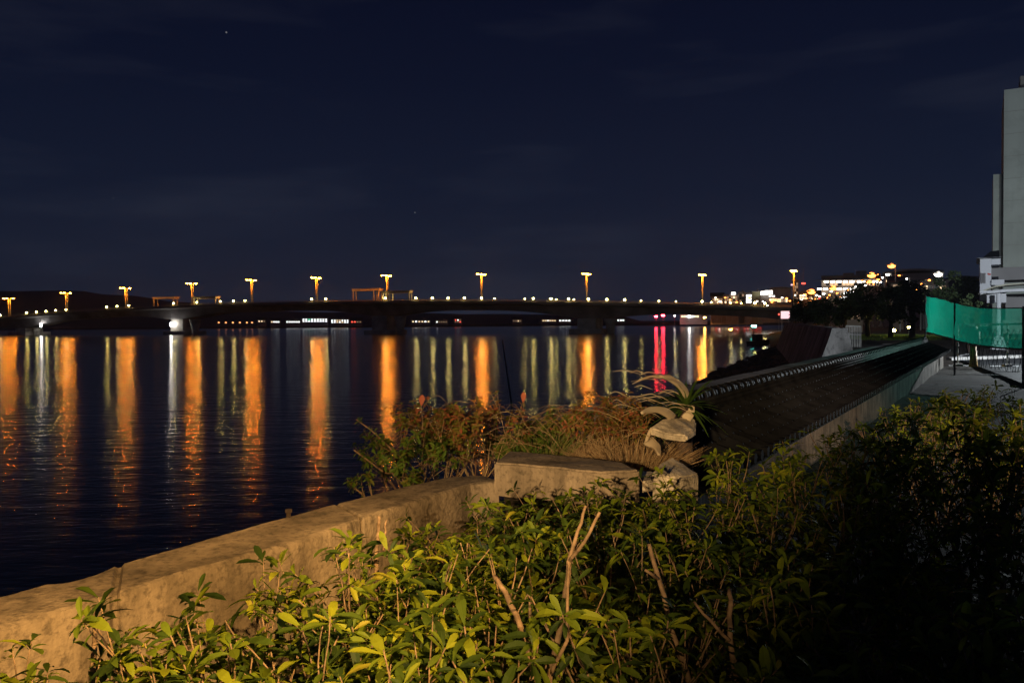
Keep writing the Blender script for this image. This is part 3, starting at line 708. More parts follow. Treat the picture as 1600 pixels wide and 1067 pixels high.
# ------------------------------------------------------------------ long wall capped with roof tiles
T0, T1 = 7.5, 41
rw = empty('tiled_wall', tn(T0, -3.3, 3.5)); tag(rw, 'long plaster wall capped with a broad dark tiled roof running towards the green net', 'tiled wall')
IV = -rw.location
def tq(t, n, z): return tn(t, n, z)+IV
zr, ze, zl = CZ-1.17, CZ-1.53, CZ-1.60
mb = MB(); mb.prism([tq(T0, -4.25, ze-.1), tq(T0, -2.62, ze-.1), tq(T0, -2.62, 3.0), tq(T0, -4.25, 3.0)], (U.x*(T1-T0-.3), U.y*(T1-T0-.3), 0)); mb.build('wall', M['plaster'], rw)
mb = MB(); st = .26; nr_ = int((T1-T0)/st)
for side, (na, za, nb, zb_) in enumerate(((-3.30, zr, -2.36, ze), (-3.42, zr, -4.45, zl))):
    for i in range(nr_):
        t = T0+i*st; prof = []
        for k in range(7):
            f_ = k/6; hh = .055*math.sin(math.pi*min(1, f_/.42)) if f_ < .42 else -.03*math.sin(math.pi*(f_-.42)/.58)
            prof.append((t+f_*st, hh))
        steps = 5; jit = rng.uniform(-.006, .006)
        for s in range(steps):
            a0, a1 = s/steps, (s+1)/steps+.02
            vs = []
            for f_, lift in ((a0, .0), (a1, .02+jit)):
                for (tt, hh) in prof: vs.append(tq(tt, na+(nb-na)*f_, za+(zb_-za)*f_+hh+lift+jit+.02))
            fs = [(k, k+1, k+8, k+7) for k in range(6)]; mb.add(vs, fs, rng.random())
            vs2 = [v for v in vs[7:]]+[v-Vector((0, 0, .015)) for v in vs[7:]]
            mb.add(vs2, [(k, k+1, k+8, k+7) for k in range(6)], .5)
        # round end tile at the eave
        c = tq(t+.055, nb+(nb-na)*.02, zb_+.03); dd = (NV*(1 if nb > na else -1)); 
        mb.tube([c-Vector(dd)*.06, c+Vector(dd)*.02], .062, 8)
mb.prism([tq(T0, -2.40, ze+.02), tq(T0, -3.3, zr), tq(T0, -3.42, zr), tq(T0, -4.4, zl+.0), tq(T0, -4.4, zl-.1), tq(T0, -2.40, ze-.09)], (U.x*(T1-T0), U.y*(T1-T0), 0))
mb.build('roof', M['tile'], rw)
mb = MB()
for (n0, n1, z0, z1) in ((-3.52, -3.22, zr, zr+.06), (-3.49, -3.25, zr+.065, zr+.115), (-3.47, -3.27, zr+.12, zr+.17)):
    mb.prism([tq(T0, n0, z0), tq(T0, n1, z0), tq(T0, n1, z1), tq(T0, n0, z1)], (U.x*(T1-T0), U.y*(T1-T0), 0))
i = 0; t = T0
while t < T1-.3:
    mb.tube([tq(t, -3.37, zr+.185), tq(t+.25, -3.37, zr+.185)], [.085, .078], 9); mb.tube([tq(t+.24, -3.37, zr+.187), tq(t+.29, -3.37, zr+.187)], .10, 9); t += .30
# raised knob tiles along the ridge
t = T0
while t < T1-.3:
    mb.sph(tq(t, -3.60, zr+.0), .07, 8, 5, sc=(1, 1, .8)); t += .42
mb.build('ridge', M['tile'], rw, True)

# ------------------------------------------------------------------ the lot, the net, the house and the tower at the right
# asphalt lot sheet
mb = MB(); a = [tn(14, -1.9, 3.52), tn(14, 24, 3.52), tn(62, 40, 3.52), tn(58, 1.0, 3.52)]
pl = [(gz(1484, 560, 3.55).x, gz(1484, 560, 3.55).y), (24, 60), (70, 60), (60, 17), (13.5, 17)]
def zof(x, y): return lz(x, y)+.13
NXX, NYY = 40, 40
def bil(u_, v_):
    A, B, C_, D = Vector((12.6, 16.5)), Vector((40, 14)), Vector((60, 62)), Vector((24.3, 44)); return (A*(1-u_)+B*u_)*(1-v_)+(D*(1-u_)+C_*u_)*v_
for i in range(NXX+1):
    for j in range(NYY+1):
        p = bil(i/NXX, j/NYY); mb.v.append((p.x, p.y, 3.63))
for i in range(NXX):
    for j in range(NYY): mb.f.append((i*(NYY+1)+j, (i+1)*(NYY+1)+j, (i+1)*(NYY+1)+j+1, i*(NYY+1)+j+1)); mb.a.append(.5)
struct(mb.build('car_park', M['asphalt'], smooth=False))
ZL = 3.63
def line(px0, py0, px1, py1, w_, label, name='parking_line', h=.004, mt='whitepaint', cat='painted line', g='painted lines and kerbs of the lot', dash=None):
    a, b = gz(px0, py0, ZL), gz(px1, py1, ZL); d = (b-a).normalized(); s = Vector((-d.y, d.x, 0))*w_
    mb = MB(); nn = max(2, int((b-a).length/.5)); 
    for k in range(nn):
        if dash and k % 3 == 2: continue
        p, q_ = a.lerp(b, k/nn), a.lerp(b, (k+1)/nn)
        j1 = 1-.15*rng.random()
        mb.prism([p-s*j1, q_-s*j1, q_+s, p+s], (0, 0, h))
    tag(mb.build(name, M[mt]), label, cat, g)
line(1483, 563, 1640, 557, .16, 'long pale kerb across the lot below the green net', 'kerb', .14, 'kerb', 'kerb')
line(1482, 571, 1640, 573, .22, 'wide white line along the lot in front of the pale kerb', dash=1)
line(1510, 583, 1560, 586, .05, 'short faint white line on the dark lot nearest the camera')
line(1560, 577, 1640, 583, .06, 'thin white line on the lot near the right edge')
line(1492, 558, 1512, 553, .10, 'short white mark at the left corner of the lot')

# green net: sagging sheet hung between posts
top = [(1447, 463, 37), (1460, 464.5, 35), (1480, 470, 32.5), (1505, 477, 30), (1530, 481, 28), (1560, 482, 26.5), (1600, 481, 25), (1645, 480, 23.5)]
bot = [(1447, 519, 37), (1460, 522, 35), (1480, 527.5, 32.5), (1505, 535, 30), (1530, 540, 28), (1560, 543.5, 26.5), (1600, 546, 25), (1645, 548, 23.5)]
def cat3(tab, f_):
    x = f_*(len(tab)-1); i = min(int(x), len(tab)-2); k = x-i; return [tab[i][m_]+(tab[i+1][m_]-tab[i][m_])*k for m_ in range(3)]
nb_ = empty('net_fence', (17, 33, 3.5)); tag(nb_, 'emerald green mesh net sagging between posts round the lot', 'net fence'); NI = Vector((-17, -33, -3.5))
mb = MB(); NU, NW = 90, 14
def netp(f_, v_, wob=1):
    a = pt(*cat3(top, f_)); b = pt(*cat3(bot, f_)); p = a.lerp(b, v_)
    return p+Vector((.6, -1, 0))*(.12*noise.noise(Vector((f_*14, v_*2, 0)))+.04*noise.noise(Vector((f_*60, v_*5, 3))))*wob+NI
for i in range(NU+1):
    for j in range(NW+1): mb.v.append(tuple(netp(i/NU, j/NW)))
for i in range(NU):
    for j in range(NW): mb.f.append((i*(NW+1)+j, (i+1)*(NW+1)+j, (i+1)*(NW+1)+j+1, i*(NW+1)+j+1)); mb.a.append(.5)
mb.build('net', M['net'], nb_, True)
mb = MB(); mb.tube([netp(i/60, 0)+Vector((0, -.03, 0)) for i in range(61)], .018, 5); mb.tube([netp(i/60, 1)+Vector((0, -.03, 0)) for i in range(61)], .035, 5); mb.build('rope', M['wire'], nb_)
mb = MB()
for i in range(19):
    f0 = .38+i*.034
    for sgn in (-1, 1):
        f1 = f0+sgn*.05
        if min(f0, f1) < .36 or max(f0, f1) > 1.0: continue
        mb.tube([netp(f0, .52)+Vector((.05, -.08, 0)), netp(f1, 1.0)+Vector((.05, -.08, 0)), netp(f0, 1.0)*1+Vector((.05, -.08, -1.0+.35)) if False else netp(f1, 1.0)+Vector((.05, -.08, -.02))], .008, 4)
    if f0 < .96:
        a_, b_2 = netp(f0, 1.0), netp(min(1, f0+.026), 1.0); zg = 3.66-3.5
        mb.tube([a_+Vector((0, -.06, 0)), Vector((b_2.x, b_2.y-.06, max(zg, b_2.z-.75)))], .008, 4)
        mb.tube([b_2+Vector((0, -.06, 0)), Vector((a_.x, a_.y-.06, max(zg, a_.z-.75)))], .008, 4)
mb.build('chain_link', M['wire'], nb_)
for f_ in (.0, .36, .86):
    a = netp(f_, 0, 0); b = netp(f_, 1, 0); mb = MB(); mb.tube([(a.x, a.y+.06, a.z+.05), (b.x, b.y+.06, 0)], .035, 8); mb.build('post', M['wire'], nb_)

# white house with arched canopy, pillar
Yh = 58
hs = empty('white_house', (pt(1575, 500, Yh).x, Yh, 3.5)); tag(hs, 'white two storey house with a dark roof, a recessed dark window and an arched canopy', 'house')
HO = Vector(hs.location); HX = Vector((.866, -.50, 0)); HN = Vector((.50, .866, 0)); hs.rotation_euler = (0, 0, math.atan2(HX.y, HX.x))
def hp(px, py, dy=0):
    d = ray(px, py); k_ = (HO+HN*dy-CAM).dot(HN)/d.dot(HN); q = CAM+d*k_-HO; return Vector((q.dot(HX), q.dot(HN), q.z))
def hbox(x0, x1, y0, y1, dy0, dy1):
    a = hp(x0, y1); b = hp(x1, y0); mb = MB(); mb.box(((a.x+b.x)/2, (dy0+dy1)/2, (a.z+b.z)/2), (b.x-a.x, dy1-dy0, b.z-a.z)); return mb
hbox(1531, 1549, 404, 470, 0, 7).build('wall', M['wall_white'], hs)
hbox(1549.1, 1563.6, 404, 413.8, 0.02, 7).build('wall', M['wall_white'], hs)
hbox(1549.1, 1569, 437, 446, -.3, 7).build('balcony', M['wall_white'], hs)
w3 = hbox(1549.1, 1640, 413.9, 436.9, 1.6, 7).build('wall', M['wall_grey'], hs)
hbox(1549.6, 1561, 431, 436.5, 1.3, 1.55).build('window', M['win_dark'], hs)
hbox(1526, 1564, 402.2, 403.9, -.5, 7.4).build('eave', M['wall_white'], hs)
mb = MB(); a, b = hp(1536, 402.1), hp(1562, 402.1); c = hp(1540, 391), hp(1562, 389)
mb.prism([(a.x, .2, a.z), (b.x, .2, a.z), (b.x, 1.4, c[1].z), (a.x+.5, 1.4, c[0].z)], (0, 5, 0)); mb.build('roof', M['roofdark'], hs)
mb = MB()
for k in range(5): p = hp(1533+k*1.6, 432); mb.tube([(p.x, -.12, p.z-.5), (p.x, -.12, p.z+.25)], .03, 4)
mb.build('balcony_rail', M['wall_grey'], hs)
mb = MB(); p = hp(1545.5, 428.5); mb.box((p.x, -.05, p.z), (.22, .06, .12), tilt=Matrix.Rotation(.3, 3, 'Y')); mb.build('wall_badge', M['red'], hs)
# arched canopy
arc = [(1529, 457.5), (1536, 453.5), (1546, 449.5), (1558, 446), (1575, 443.5), (1600, 441.5), (1650, 441)]
dn = [(1531, 455), (1548, 455.5), (1566, 453.5), (1600, 452), (1650, 452)]
mb = MB(); P1 = [hp(x, y, -3) for x, y in arc]; mb.prism([tuple(p) for p in P1]+[tuple(p-Vector((0, 0, .1))) for p in reversed(P1)], (0, 3.2, 0)); mb.build('canopy', M['canopy'], hs)
mb = MB(); P1 = [hp(x, y, -3.3) for x, y in dn]; mb.prism([tuple(p+Vector((0, 0, .05))) for p in P1]+[tuple(p-Vector((0, 0, .13))) for p in reversed(P1)], (0, .6, 0)); mb.build('canopy_beam', M['wall_white'], hs)
hbox(1541, 1570.5, 457.5, 474, -2.3, -.1).build('porch_wall', M['wall_white'], hs)
hbox(1571, 1660, 457.5, 500, .2, 6).build('porch_room', M['wall_grey'], hs)
mb = MB(); a, b = hp(1560.5, 458, -3.6), hp(1560.5, 545, -3.6); mb.tube([(a.x, -3.6, .25), (a.x, -3.6, a.z)], .15, 10); mb.tube([(a.x, -3.6, 0), (a.x, -3.6, .9)], [.55, .3], 10); mb.build('pillar', M['wall_white'], hs)

# concrete tower
Yt = 105
tw = empty('tower_building', (pt(1600, 300, Yt).x, Yt, 3.5)); tag(tw, 'tall windowless grey tower at the right edge with a lower dark wing', 'tower block'); TI = -Vector(tw.location)
def tbox(x0, x1, y0, y1, d0, d1):
    a = pt(x0, y1, Yt)+TI; b = pt(x1, y0, Yt)+TI; mb = MB(); mb.box(((a.x+b.x)/2, (d0+d1)/2, (a.z+b.z)/2), (b.x-a.x, d1-d0, b.z-a.z)); return mb
# main shaft, front face turned slightly so the parapet climbs to the right
a = pt(1569, 141, Yt)+TI; 
mb = MB(); zt = a.z
dv = Vector((.862, -.507, 0)); back = Vector((.507, .862, 0)); 
p0 = Vector((a.x, 0, 0)); mb.prism([p0, p0+dv*16, p0+dv*16+back*14, p0+back*14], (0, 0, zt)); mb.build('shaft', M['tower'], tw)
qa = pt(1552, 273, 108)+TI; qw = Vector((qa.x, qa.y, 0)); mb = MB(); mb.prism([qw, qw+dv*8, qw+dv*8+back*9, qw+back*9], (0, 0, qa.z)); mb.build('wing', M['tower'], tw)
q0 = p0+dv*2.0+back*1.0; mb = MB()
for sx_, sy in ((0, 0), (3.5, 0), (0, 3), (3.5, 3)):
    c = q0+dv*sx_+back*sy; mb.box((c.x, c.y, zt+.85), (.45, .45, 1.7), -.37)
for sx_ in (0, 1): mb.prism([q0+back*(3*sx_)+Vector((0, 0, zt+1.5)), q0+dv*3.9+back*(3*sx_)+Vector((0, 0, zt+1.5)), q0+dv*3.9+back*(3*sx_+.3)+Vector((0, 0, zt+1.5)), q0+back*(3*sx_+.3)+Vector((0, 0, zt+1.5))], (0, 0, .3))
mb.build('roof_frame', M['wall_grey'], tw)
mb = MB()
for k in range(1, 11):
    z = zt*k/11; mb.prism([p0+Vector((0, 0, z))-back*.02, p0+dv*16+Vector((0, 0, z))-back*.02, p0+dv*16+Vector((0, 0, z))+back*.1, p0+Vector((0, 0, z))+back*.1], (0, 0, .04))
mb.build('panel_joints', M['wall_grey'], tw)

# barrier pole, yellow bollard, roadside things behind the net
p = pt(1521, 548, 34.5); bo = empty('bollard', (p.x, p.y, ZL)); tag(bo, 'yellow bollard with a pale glowing cap behind the net', 'bollard')
mb = MB(); mb.tube([(0, 0, 0), (0, 0, .12), (0, 0, .9)], [.2, .16, .12], 12); mb.build('post', M['yellow'], bo, True)
mb = MB(); mb.tube([(0, 0, .9), (0, 0, 1.05), (0, 0, 1.55), (0, 0, 1.75)], [.14, .26, .26, .12], 12); mb.build('cap', M['kerb'], bo, True)
a, b = pt(1495, 508.5, 35), pt(1660, 504, 33.5); ba = empty('barrier_pole', (a.x, a.y, ZL)); tag(ba, 'long red and white striped barrier pole seen through the green net', 'barrier pole')
BI = -Vector(ba.location); mb = MB(); mr = MB(); n_ = 22
for k in range(n_):
    (mr if k % 3 == 1 else mb).tube([a.lerp(b, k/n_)+BI, a.lerp(b, (k+1)/n_)+BI], .05, 8)
mb.build('pole', M['whitepaint'], ba); mr.build('red_band', M['red'], ba)
for f_ in (.02, .5, .97):
    c = a.lerp(b, f_)+BI; mb = MB(); mb.tube([(c.x, c.y+.07, 0), (c.x, c.y+.07, c.z)], .03, 6); mb.box((c.x, c.y+.07, .05), (.3, .3, .1)); mb.build('stand', M['housing'], ba)
# small garden lamps on the lawn
for (px, py, s, lab) in ((1395, 516, .20, 'bright yellow garden lamp on the lawn below the dark trees'), (1420, 511.5, .10, 'faint orange garden lamp right of the bright one')):
    Y = 92 if px == 1395 else 96; q = pt(px, py, Y); g = empty('garden_lamp', (q.x, q.y, lz(q.x, q.y))); tag(g, lab, 'garden lamp', 'garden lamps on the lawn'); h = max(.3, q.z-g.location.z)
    mb = MB(); mb.tube([(0, 0, 0), (0, 0, h)], .04, 6); mb.build('post', M['wire'], g)
    mb = MB(); mb.box((0, 0, h), (s*2.6, s, s*1.4)); mb.build('lens', M['warmglobe'], g)
mb = MB(); cc = pt(1385, 520, 92)
rg = random.Random(3)
for k in range(5000):
    x, y = cc.x+rg.uniform(-7, 7), cc.y+rg.uniform(-14, 10); z = lz(x, y)+.05; d = Vector((rg.uniform(-.06, .06), rg.uniform(-.06, .06), rg.uniform(.12, .3)))
    mb.add([(x-.03, y, z-.1), (x+.03, y, z-.1), (x+d.x, y+d.y, z+d.z)], [(0, 1, 2)], rg.random())
tag(mb.build('lawn_grass', M['grass']), 'strip of lawn grass lit yellow by the garden lamp', 'grass', kind='stuff')
# white guard fence beyond the embankment wall
a = pt(1322, 515, 62); b = pt(1345, 516, 62); gf = empty('guard_fence', (a.x, a.y, 3.5)); tag(gf, 'low pale guard fence just right of the embankment wall end', 'fence'); GI = -Vector(gf.location)
mb = MB()
for k in range(10): c = a.lerp(b, k/9)+GI; mb.tube([(c.x, c.y, 0), (c.x, c.y, c.z+.3)], .03, 5)
mb.build('pickets', M['kerb'], gf)
mb = MB(); mb.tube([a+GI+Vector((0, 0, .3)), b+GI+Vector((0, 0, .3))], .04, 6); mb.tube([a+GI-Vector((0, 0, .35)), b+GI-Vector((0, 0, .35))], .04, 6); mb.build('rails', M['kerb'], gf)

# rocks on the foreshore, moored boat
mb = MB(); rg = random.Random(9)
for k in range(420):
    t = rg.uniform(20, 150); a, b = interp(WT, t), interp(IT, t); f_ = rg.uniform(-.04, .9); n_ = a+(b-a)*f_
    z = f_*1.1; r = rg.uniform(.15, .5)*(1 if t < 60 else 1.3); c = tn(t, n_, z)
    bi = len(mb.v); mb.sph(c, r, 7, 4, rg.random(), (1, rg.uniform(.7, 1.2), .6))
    for i in range(bi, len(mb.v)):
        v = Vector(mb.v[i]); d = v-c; mb.v[i] = tuple(c+d*(1+.5*noise.noise(v*1.3)))
tag(mb.build('shore_rocks', M['rock']), 'dark boulders scattered along the foreshore beside the water', 'rocks', kind='stuff')
q = gz(1186, 536, .3); bt_ = empty('moored_boat', (q.x, q.y, 0), .5); tag(bt_, 'small dark boat moored at the foreshore near the white streak', 'boat')
mb = MB(); hull = []
for i in range(9):
    f_ = i/8; x = -3.2+6.4*f_; wv = 1.1*math.sin(math.pi*min(1, .18+f_*.82))**.6 if f_ < .99 else .05; hull.append((x, wv, .75+.35*f_*f_))
for (x, wv, z) in hull: mb.v += [(x, -wv, z), (x, -wv*.6, -.3), (x, wv*.6, -.3), (x, wv, z)]
for i in range(8):
    for k in range(3): mb.f.append((i*4+k, (i+1)*4+k, (i+1)*4+k+1, i*4+k+1)); mb.a.append(.5)
    mb.f.append((i*4+3, (i+1)*4+3, (i+1)*4, i*4)); mb.a.append(.5)
mb.f.append((0, 1, 2, 3)); mb.a.append(.5); mb.build('hull', M['darkbark'], bt_)
mb = MB(); mb.box((-.6, 0, 1.5), (1.8, 1.4, 1.3)); mb.box((-.6, 0, 2.2), (2.2, 1.7, .12)); mb.build('cabin', M['roofdark'], bt_)
q = pt(1178, 509.5, 250); cy_ = empty('mooring_post', (q.x, q.y, 0)); tag(cy_, 'mooring post with a small cyan lamp near the right bank', 'mooring post')
mb = MB(); mb.tube([(0, 0, -1), (0, 0, q.z)], .14, 8); mb.build('post', M['wire'], cy_)
mb = MB(); mb.box((0, 0, q.z), (1.3, .6, .55)); mb.build('lens', M['cyanlamp'], cy_)

# ------------------------------------------------------------------ foreground sea wall
ZW = 4.80
outp = [(-420, 1048), (-250, 1000), (0, 930), (137, 893), (275, 855), (413, 815), (533, 784), (610, 765), (695, 746), (752, 742)]
innp = [(-420, 1110), (-250, 1060), (0, 981), (119, 946), (282, 896), (447, 851), (575, 806), (660, 780), (735, 757), (778, 753)]
O_ = [gz(x, y, ZW) for x, y in outp]; I_ = [gz(x, y, ZW) for x, y in innp]
mb = MB(); NS = 260; prof_n = 0
for i in range(NS+1):
    x = i/NS*(len(O_)-1); k = min(int(x), len(O_)-2); f_ = x-k; o, n_ = O_[k].lerp(O_[k+1], f_), I_[k].lerp(I_[k+1], f_)
    sd = (n_-o).normalized()
    if i in (38, 96, 97, 171): gr = .018
    else: gr = 0
    P = [(o-sd*.30, .2), (o-sd*.12, 2.6), (o-sd*.02, 4.5), (o, 4.765), (o+sd*.006, 4.785), (o+sd*.02, ZW)]
    P += [(o.lerp(n_, g), ZW) for g in (.2, .35, .5, .65, .8)]
    P += [(n_-sd*.022, ZW+.002), (n_-sd*.006, ZW-.006), (n_, 4.775), (n_+sd*.002, 4.75)]+[(n_+sd*.010*k2, 4.765-k2*.095) for k2 in range(1, 9)]
    row = []
    for p, z in P:
        v = Vector((p.x, p.y, z)); a_ = .004*noise.noise(v*5)+.003*noise.noise(v*19)+.008*noise.noise(v*1.3)
        chip = max(0, noise.noise(Vector((v.x*2.6, v.y*2.6, 7)))-.22)*.07 if abs((p-n_).length) < .06 or abs((p-o).length) < .06 else 0
        row.append((v.x+sd.x*(a_-chip*.3-gr), v.y+sd.y*(a_-gr), v.z+a_*.8-chip-gr))
    prof_n = len(row); mb.v += row
for i in range(NS):
    for k in range(prof_n-1): mb.f.append((i*prof_n+k, (i+1)*prof_n+k, (i+1)*prof_n+k+1, i*prof_n+k+1)); mb.a.append(.5)
mb.f.append(tuple(NS*prof_n+k for k in range(prof_n))); mb.a.append(.5)
sw_ = mb.build('sea_wall', M['concrete'], smooth=True); sw_.data.set_sharp_from_angle(angle=R(28))
tag(sw_, 'long weathered concrete sea wall curving away beside the water in the foreground', 'sea wall')

def rough_prism(name, poly, zb, label, cat, mt='slab', sub=5, amp=.012, parent=None, group=None, hs=None):
    """thick slab with its own depth: top outline in the world, down to zb"""
    import bmesh
    bm = bmesh.new(); top_ = [bm.verts.new(p) for p in poly]; bot_ = [bm.verts.new((p[0], p[1], (zb if hs is None else p[2]-hs))) for p in poly]
    bm.faces.new(top_); bm.faces.new(bot_[::-1]); n = len(poly)
    for i in range(n): bm.faces.new((top_[i], bot_[i], bot_[(i+1) % n], top_[(i+1) % n]))
    bmesh.ops.recalc_face_normals(bm, faces=bm.faces)
    bmesh.ops.bevel(bm, geom=list(bm.edges), offset=.012, segments=2, affect='EDGES')
    bmesh.ops.triangulate(bm, faces=bm.faces); bmesh.ops.subdivide_edges(bm, edges=bm.edges, cuts=sub, use_grid_fill=True)
    for v in bm.verts:
        c = v.co; d = amp*noise.noise(c*6)+amp*.6*noise.noise(c*19); v.co = c+Vector((d, -d, d*.8))
    me = bpy.data.meshes.new(name); bm.to_mesh(me); bm.free(); me.materials.append(M[mt])
    o = bpy.data.objects.new(name, me); COL.objects.link(o)
    if label: tag(o, label, cat, group)
    if parent: o.parent = parent
    return o
zk = 4.96
poly = [tuple(gz(*p, zk)) for p in ((772, 722), (795, 704), (900, 713), (972, 722), (1000, 734), (940, 737), (860, 729))]
wb = rough_prism('wall_block', poly, 0, 'thick concrete slab block lying at the end of the sea wall, behind the shrubs', 'wall block', 'concrete', 4, .008, hs=.20)
cx_, cy_2 = sum(p[0] for p in poly)/7, sum(p[1] for p in poly)/7
rough_prism('shade_base', [(cx_+(p[0]-cx_)*.86, cy_2+(p[1]-cy_2)*.8+.04, 4.755) for p in poly], 4.0, None, None, 'soil', 3, .02, parent=wb)  # added recessed base, its dark colour gives the shade under the slab
poly = [tuple(gz(*p, 4.86)) for p in ((930, 738), (985, 733), (1050, 741), (1010, 752), (940, 752))]
rough_prism('broken_slab', poly, 0, 'low flat broken slab lying just right of the concrete block', 'concrete slab', 'slab', 3, .01, hs=.07, group='broken pale slabs by the spiky plant')
# tilted pale slabs near the spiky plant
def px_slab(pts_, thick, label, mt='slab'):
    poly = [tuple(pt(*p)) for p in pts_]
    rough_prism('broken_slab', poly, 0, label, 'concrete slab', mt, 3, .008, hs=thick, group='broken pale slabs by the spiky plant')
px_slab([(1014, 668, 5.6), (1036, 657, 5.75), (1058, 653, 5.95), (1074, 650, 6.1), (1088, 658, 6.05), (1087, 671, 5.75), (1072, 680, 5.5), (1040, 675, 5.5)], .05, 'bright pale tilted slab right under the spiky plant')
px_slab([(1018, 738, 4.7), (1032, 722, 4.85), (1050, 712, 5.0), (1070, 724, 5.0), (1092, 741, 4.85), (1058, 746, 4.65)], .30, 'pale pointed broken slab nearest the shrubs, like a small pyramid')

# ------------------------------------------------------------------ spiky plant with dry fronds
sp = empty('spiky_plant', pt(1068, 665, 6.0)); tag(sp, 'spiky green strap leaved plant with pale curling dry fronds above the broken slabs', 'spiky plant'); SI = -Vector(sp.location)
rg = random.Random(21)
c0 = pt(1072, 636, 6.1)+SI
mb = MB(); b0 = pt(1070, 690, 6.1)+SI
mb.tube([(b0.x, b0.y, b0.z-.55), b0, c0], [.07, .06, .05], 9); mb.build('trunk', M['darkbark'], sp, True)
mb = MB()
for k in range(64):
    az = rg.uniform(0, 6.28); el = rg.uniform(-.5, 1.2); ln = rg.uniform(.22, .42)
    d = Vector((math.cos(az)*math.cos(el), math.sin(az)*math.cos(el), math.sin(el))); P = []
    for j in range(6): f_ = j/5; P.append(c0+d*ln*f_+Vector((0, 0, -.28*ln*f_*f_)))
    mb.strap(P, [.012, .024, .026, .022, .014, .003], rg.random())
mb.build('leaves', M['strap'], sp)
def frond(pts_, wd, a=.6, th=.012):
    P = [pt(*p)+SI for p in pts_]; Q = []
    for i in range(len(P)-1):
        for k in range(4): Q.append(P[i].lerp(P[i+1], k/4))
    Q.append(P[-1]); n_ = len(Q); W = [interp([(i/(len(wd)-1), w_) for i, w_ in enumerate(wd)], j/(n_-1)) for j in range(n_)]
    # smooth
    for _ in range(2): Q = [Q[0]]+[(Q[i-1]+Q[i]*2+Q[i+1])/4 for i in range(1, n_-1)]+[Q[-1]]
    mb = MB(); mb.strap(Q, W, a, flat=Vector((.25, -1, .35))); o = mb.build('dry_frond', M['drypale'], sp, True)
    md = o.modifiers.new('thick', 'SOLIDIFY'); md.thickness = th; return o
frond([(1072, 628, 6.1), (1068, 612, 6.05), (1058, 600, 5.95), (1044, 592, 5.85), (1030, 588, 5.75)], [.05, .075, .06, .04, .02])
frond([(1052, 657, 5.9), (1040, 645, 5.8), (1025, 640, 5.7), (1010, 641, 5.6), (1001, 646, 5.5)], [.08, .075, .05, .04, .02])
frond([(1030, 588, 5.75), (1015, 588, 5.7), (1000, 594, 5.6), (988, 600, 5.5)], [.02, .018, .012, .004], .2, .004)
frond([(1070, 655, 6.0), (1078, 645, 6.0), (1082, 634, 6.0)], [.08, .07, .03])
frond([(1018, 668, 5.6), (1012, 680, 5.6), (1008, 694, 5.6)], [.02, .03, .02], .3)
frond([(1012, 690, 5.55), (1025, 700, 5.5), (1029, 712, 5.4)], [.09, .07, .02], .1)
for k in range(26):
    x, y = rg.uniform(950, 1045), rg.uniform(578, 650); Y = rg.uniform(5.2, 6.0); ln = rg.uniform(20, 55)
    P = [(x+ln*f_, y-6*math.sin(3.1*f_)*rg.uniform(.5, 1.6)+(4*f_), Y+.1*f_) for f_ in (0, .33, .66, 1)]
    frond(P, [.002, .005, .005, .002], rg.random()*.6, .002)

# ------------------------------------------------------------------ dry grass clump behind the block
def grass_clump(c, h, r, n, mt, label, cat, name, seed, lean=.5, wd=.007, group=None):
    rg = random.Random(seed); r_ = empty(name, c); tag(r_, label, cat, group); mb = MB()
    for k in range(n):
        a = rg.uniform(0, 6.28); q = r*rg.random()**.6; b = Vector((math.cos(a)*q, math.sin(a)*q, -.12)); l_ = h*rg.uniform(.5, 1.1)
        d = Vector((math.cos(a)*lean*rg.random()+rg.uniform(-.2, .2), math.sin(a)*lean*rg.random()+rg.uniform(-.2, .2), 1)).normalized()
        P = [b+d*l_*f_+Vector((d.x, d.y, -.3))*l_*.5*f_*f_ for f_ in (0, .35, .7, 1)]
        mb.strap(P, [wd, wd, wd*.7, wd*.15], rg.random(), flat=Vector((rg.uniform(-1, 1), -1, .2)))
    mb.build('blades', M[mt], r_)
def on(px, py, Y, z=None): p = pt(px, py, Y); return p
p = pt(985, 735, 5.9); grass_clump((p.x, p.y, p.z), .42, .22, 1700, 'dry', 'dense mound of dry straw grass left of the spiky plant', 'dry grass clump', 'dry_grass_clump', 31, .9, .0035)
p = pt(838, 712, 6.3); grass_clump((p.x, p.y, p.z), .36, .22, 420, 'grass', 'tuft of fresh green grass behind the concrete block', 'grass tuft', 'grass_tuft', 32, .4, .010)
p = pt(880, 715, 6.6); grass_clump((p.x, p.y, p.z), .5, .35, 380, 'dry', 'thin dry grass mixed among the wild shrubs behind the block', 'dry grass clump', 'dry_grass_clump', 33, 1.0, .006)

# ------------------------------------------------------------------ shrubs
def grow(mb_s, tips, rg, p, d, ln, rad, lvl, wob=.16, kids=(2, 3)):
    P = [p]; n = 4; dd = d.copy()
    for i in range(n):
        dd = (dd+Vector((rg.uniform(-wob, wob), rg.uniform(-wob, wob), rg.uniform(-.02, .10)))).normalized(); P.append(P[-1]+dd*ln/n)
    mb_s.tube(P, [rad*(1-.4*i/n) for i in range(n+1)], 6 if lvl == 0 else 5, rg.random())
    if lvl < 2:
        for k in range(rg.randint(*kids)):
            a = rg.uniform(0, 6.28); s = rg.uniform(.35, .8); side = dd.orthogonal().normalized(); side = Matrix.Rotation(a, 3, dd) @ side
            st = P[-1] if k < 2 else P[-2]
            grow(mb_s, tips, rg, st, (dd+side*s+Vector((0, 0, .25))).normalized(), ln*rg.uniform(.55, .8), rad*.55, lvl+1, wob, kids)
    tips.append((P[-1], dd, lvl, P))
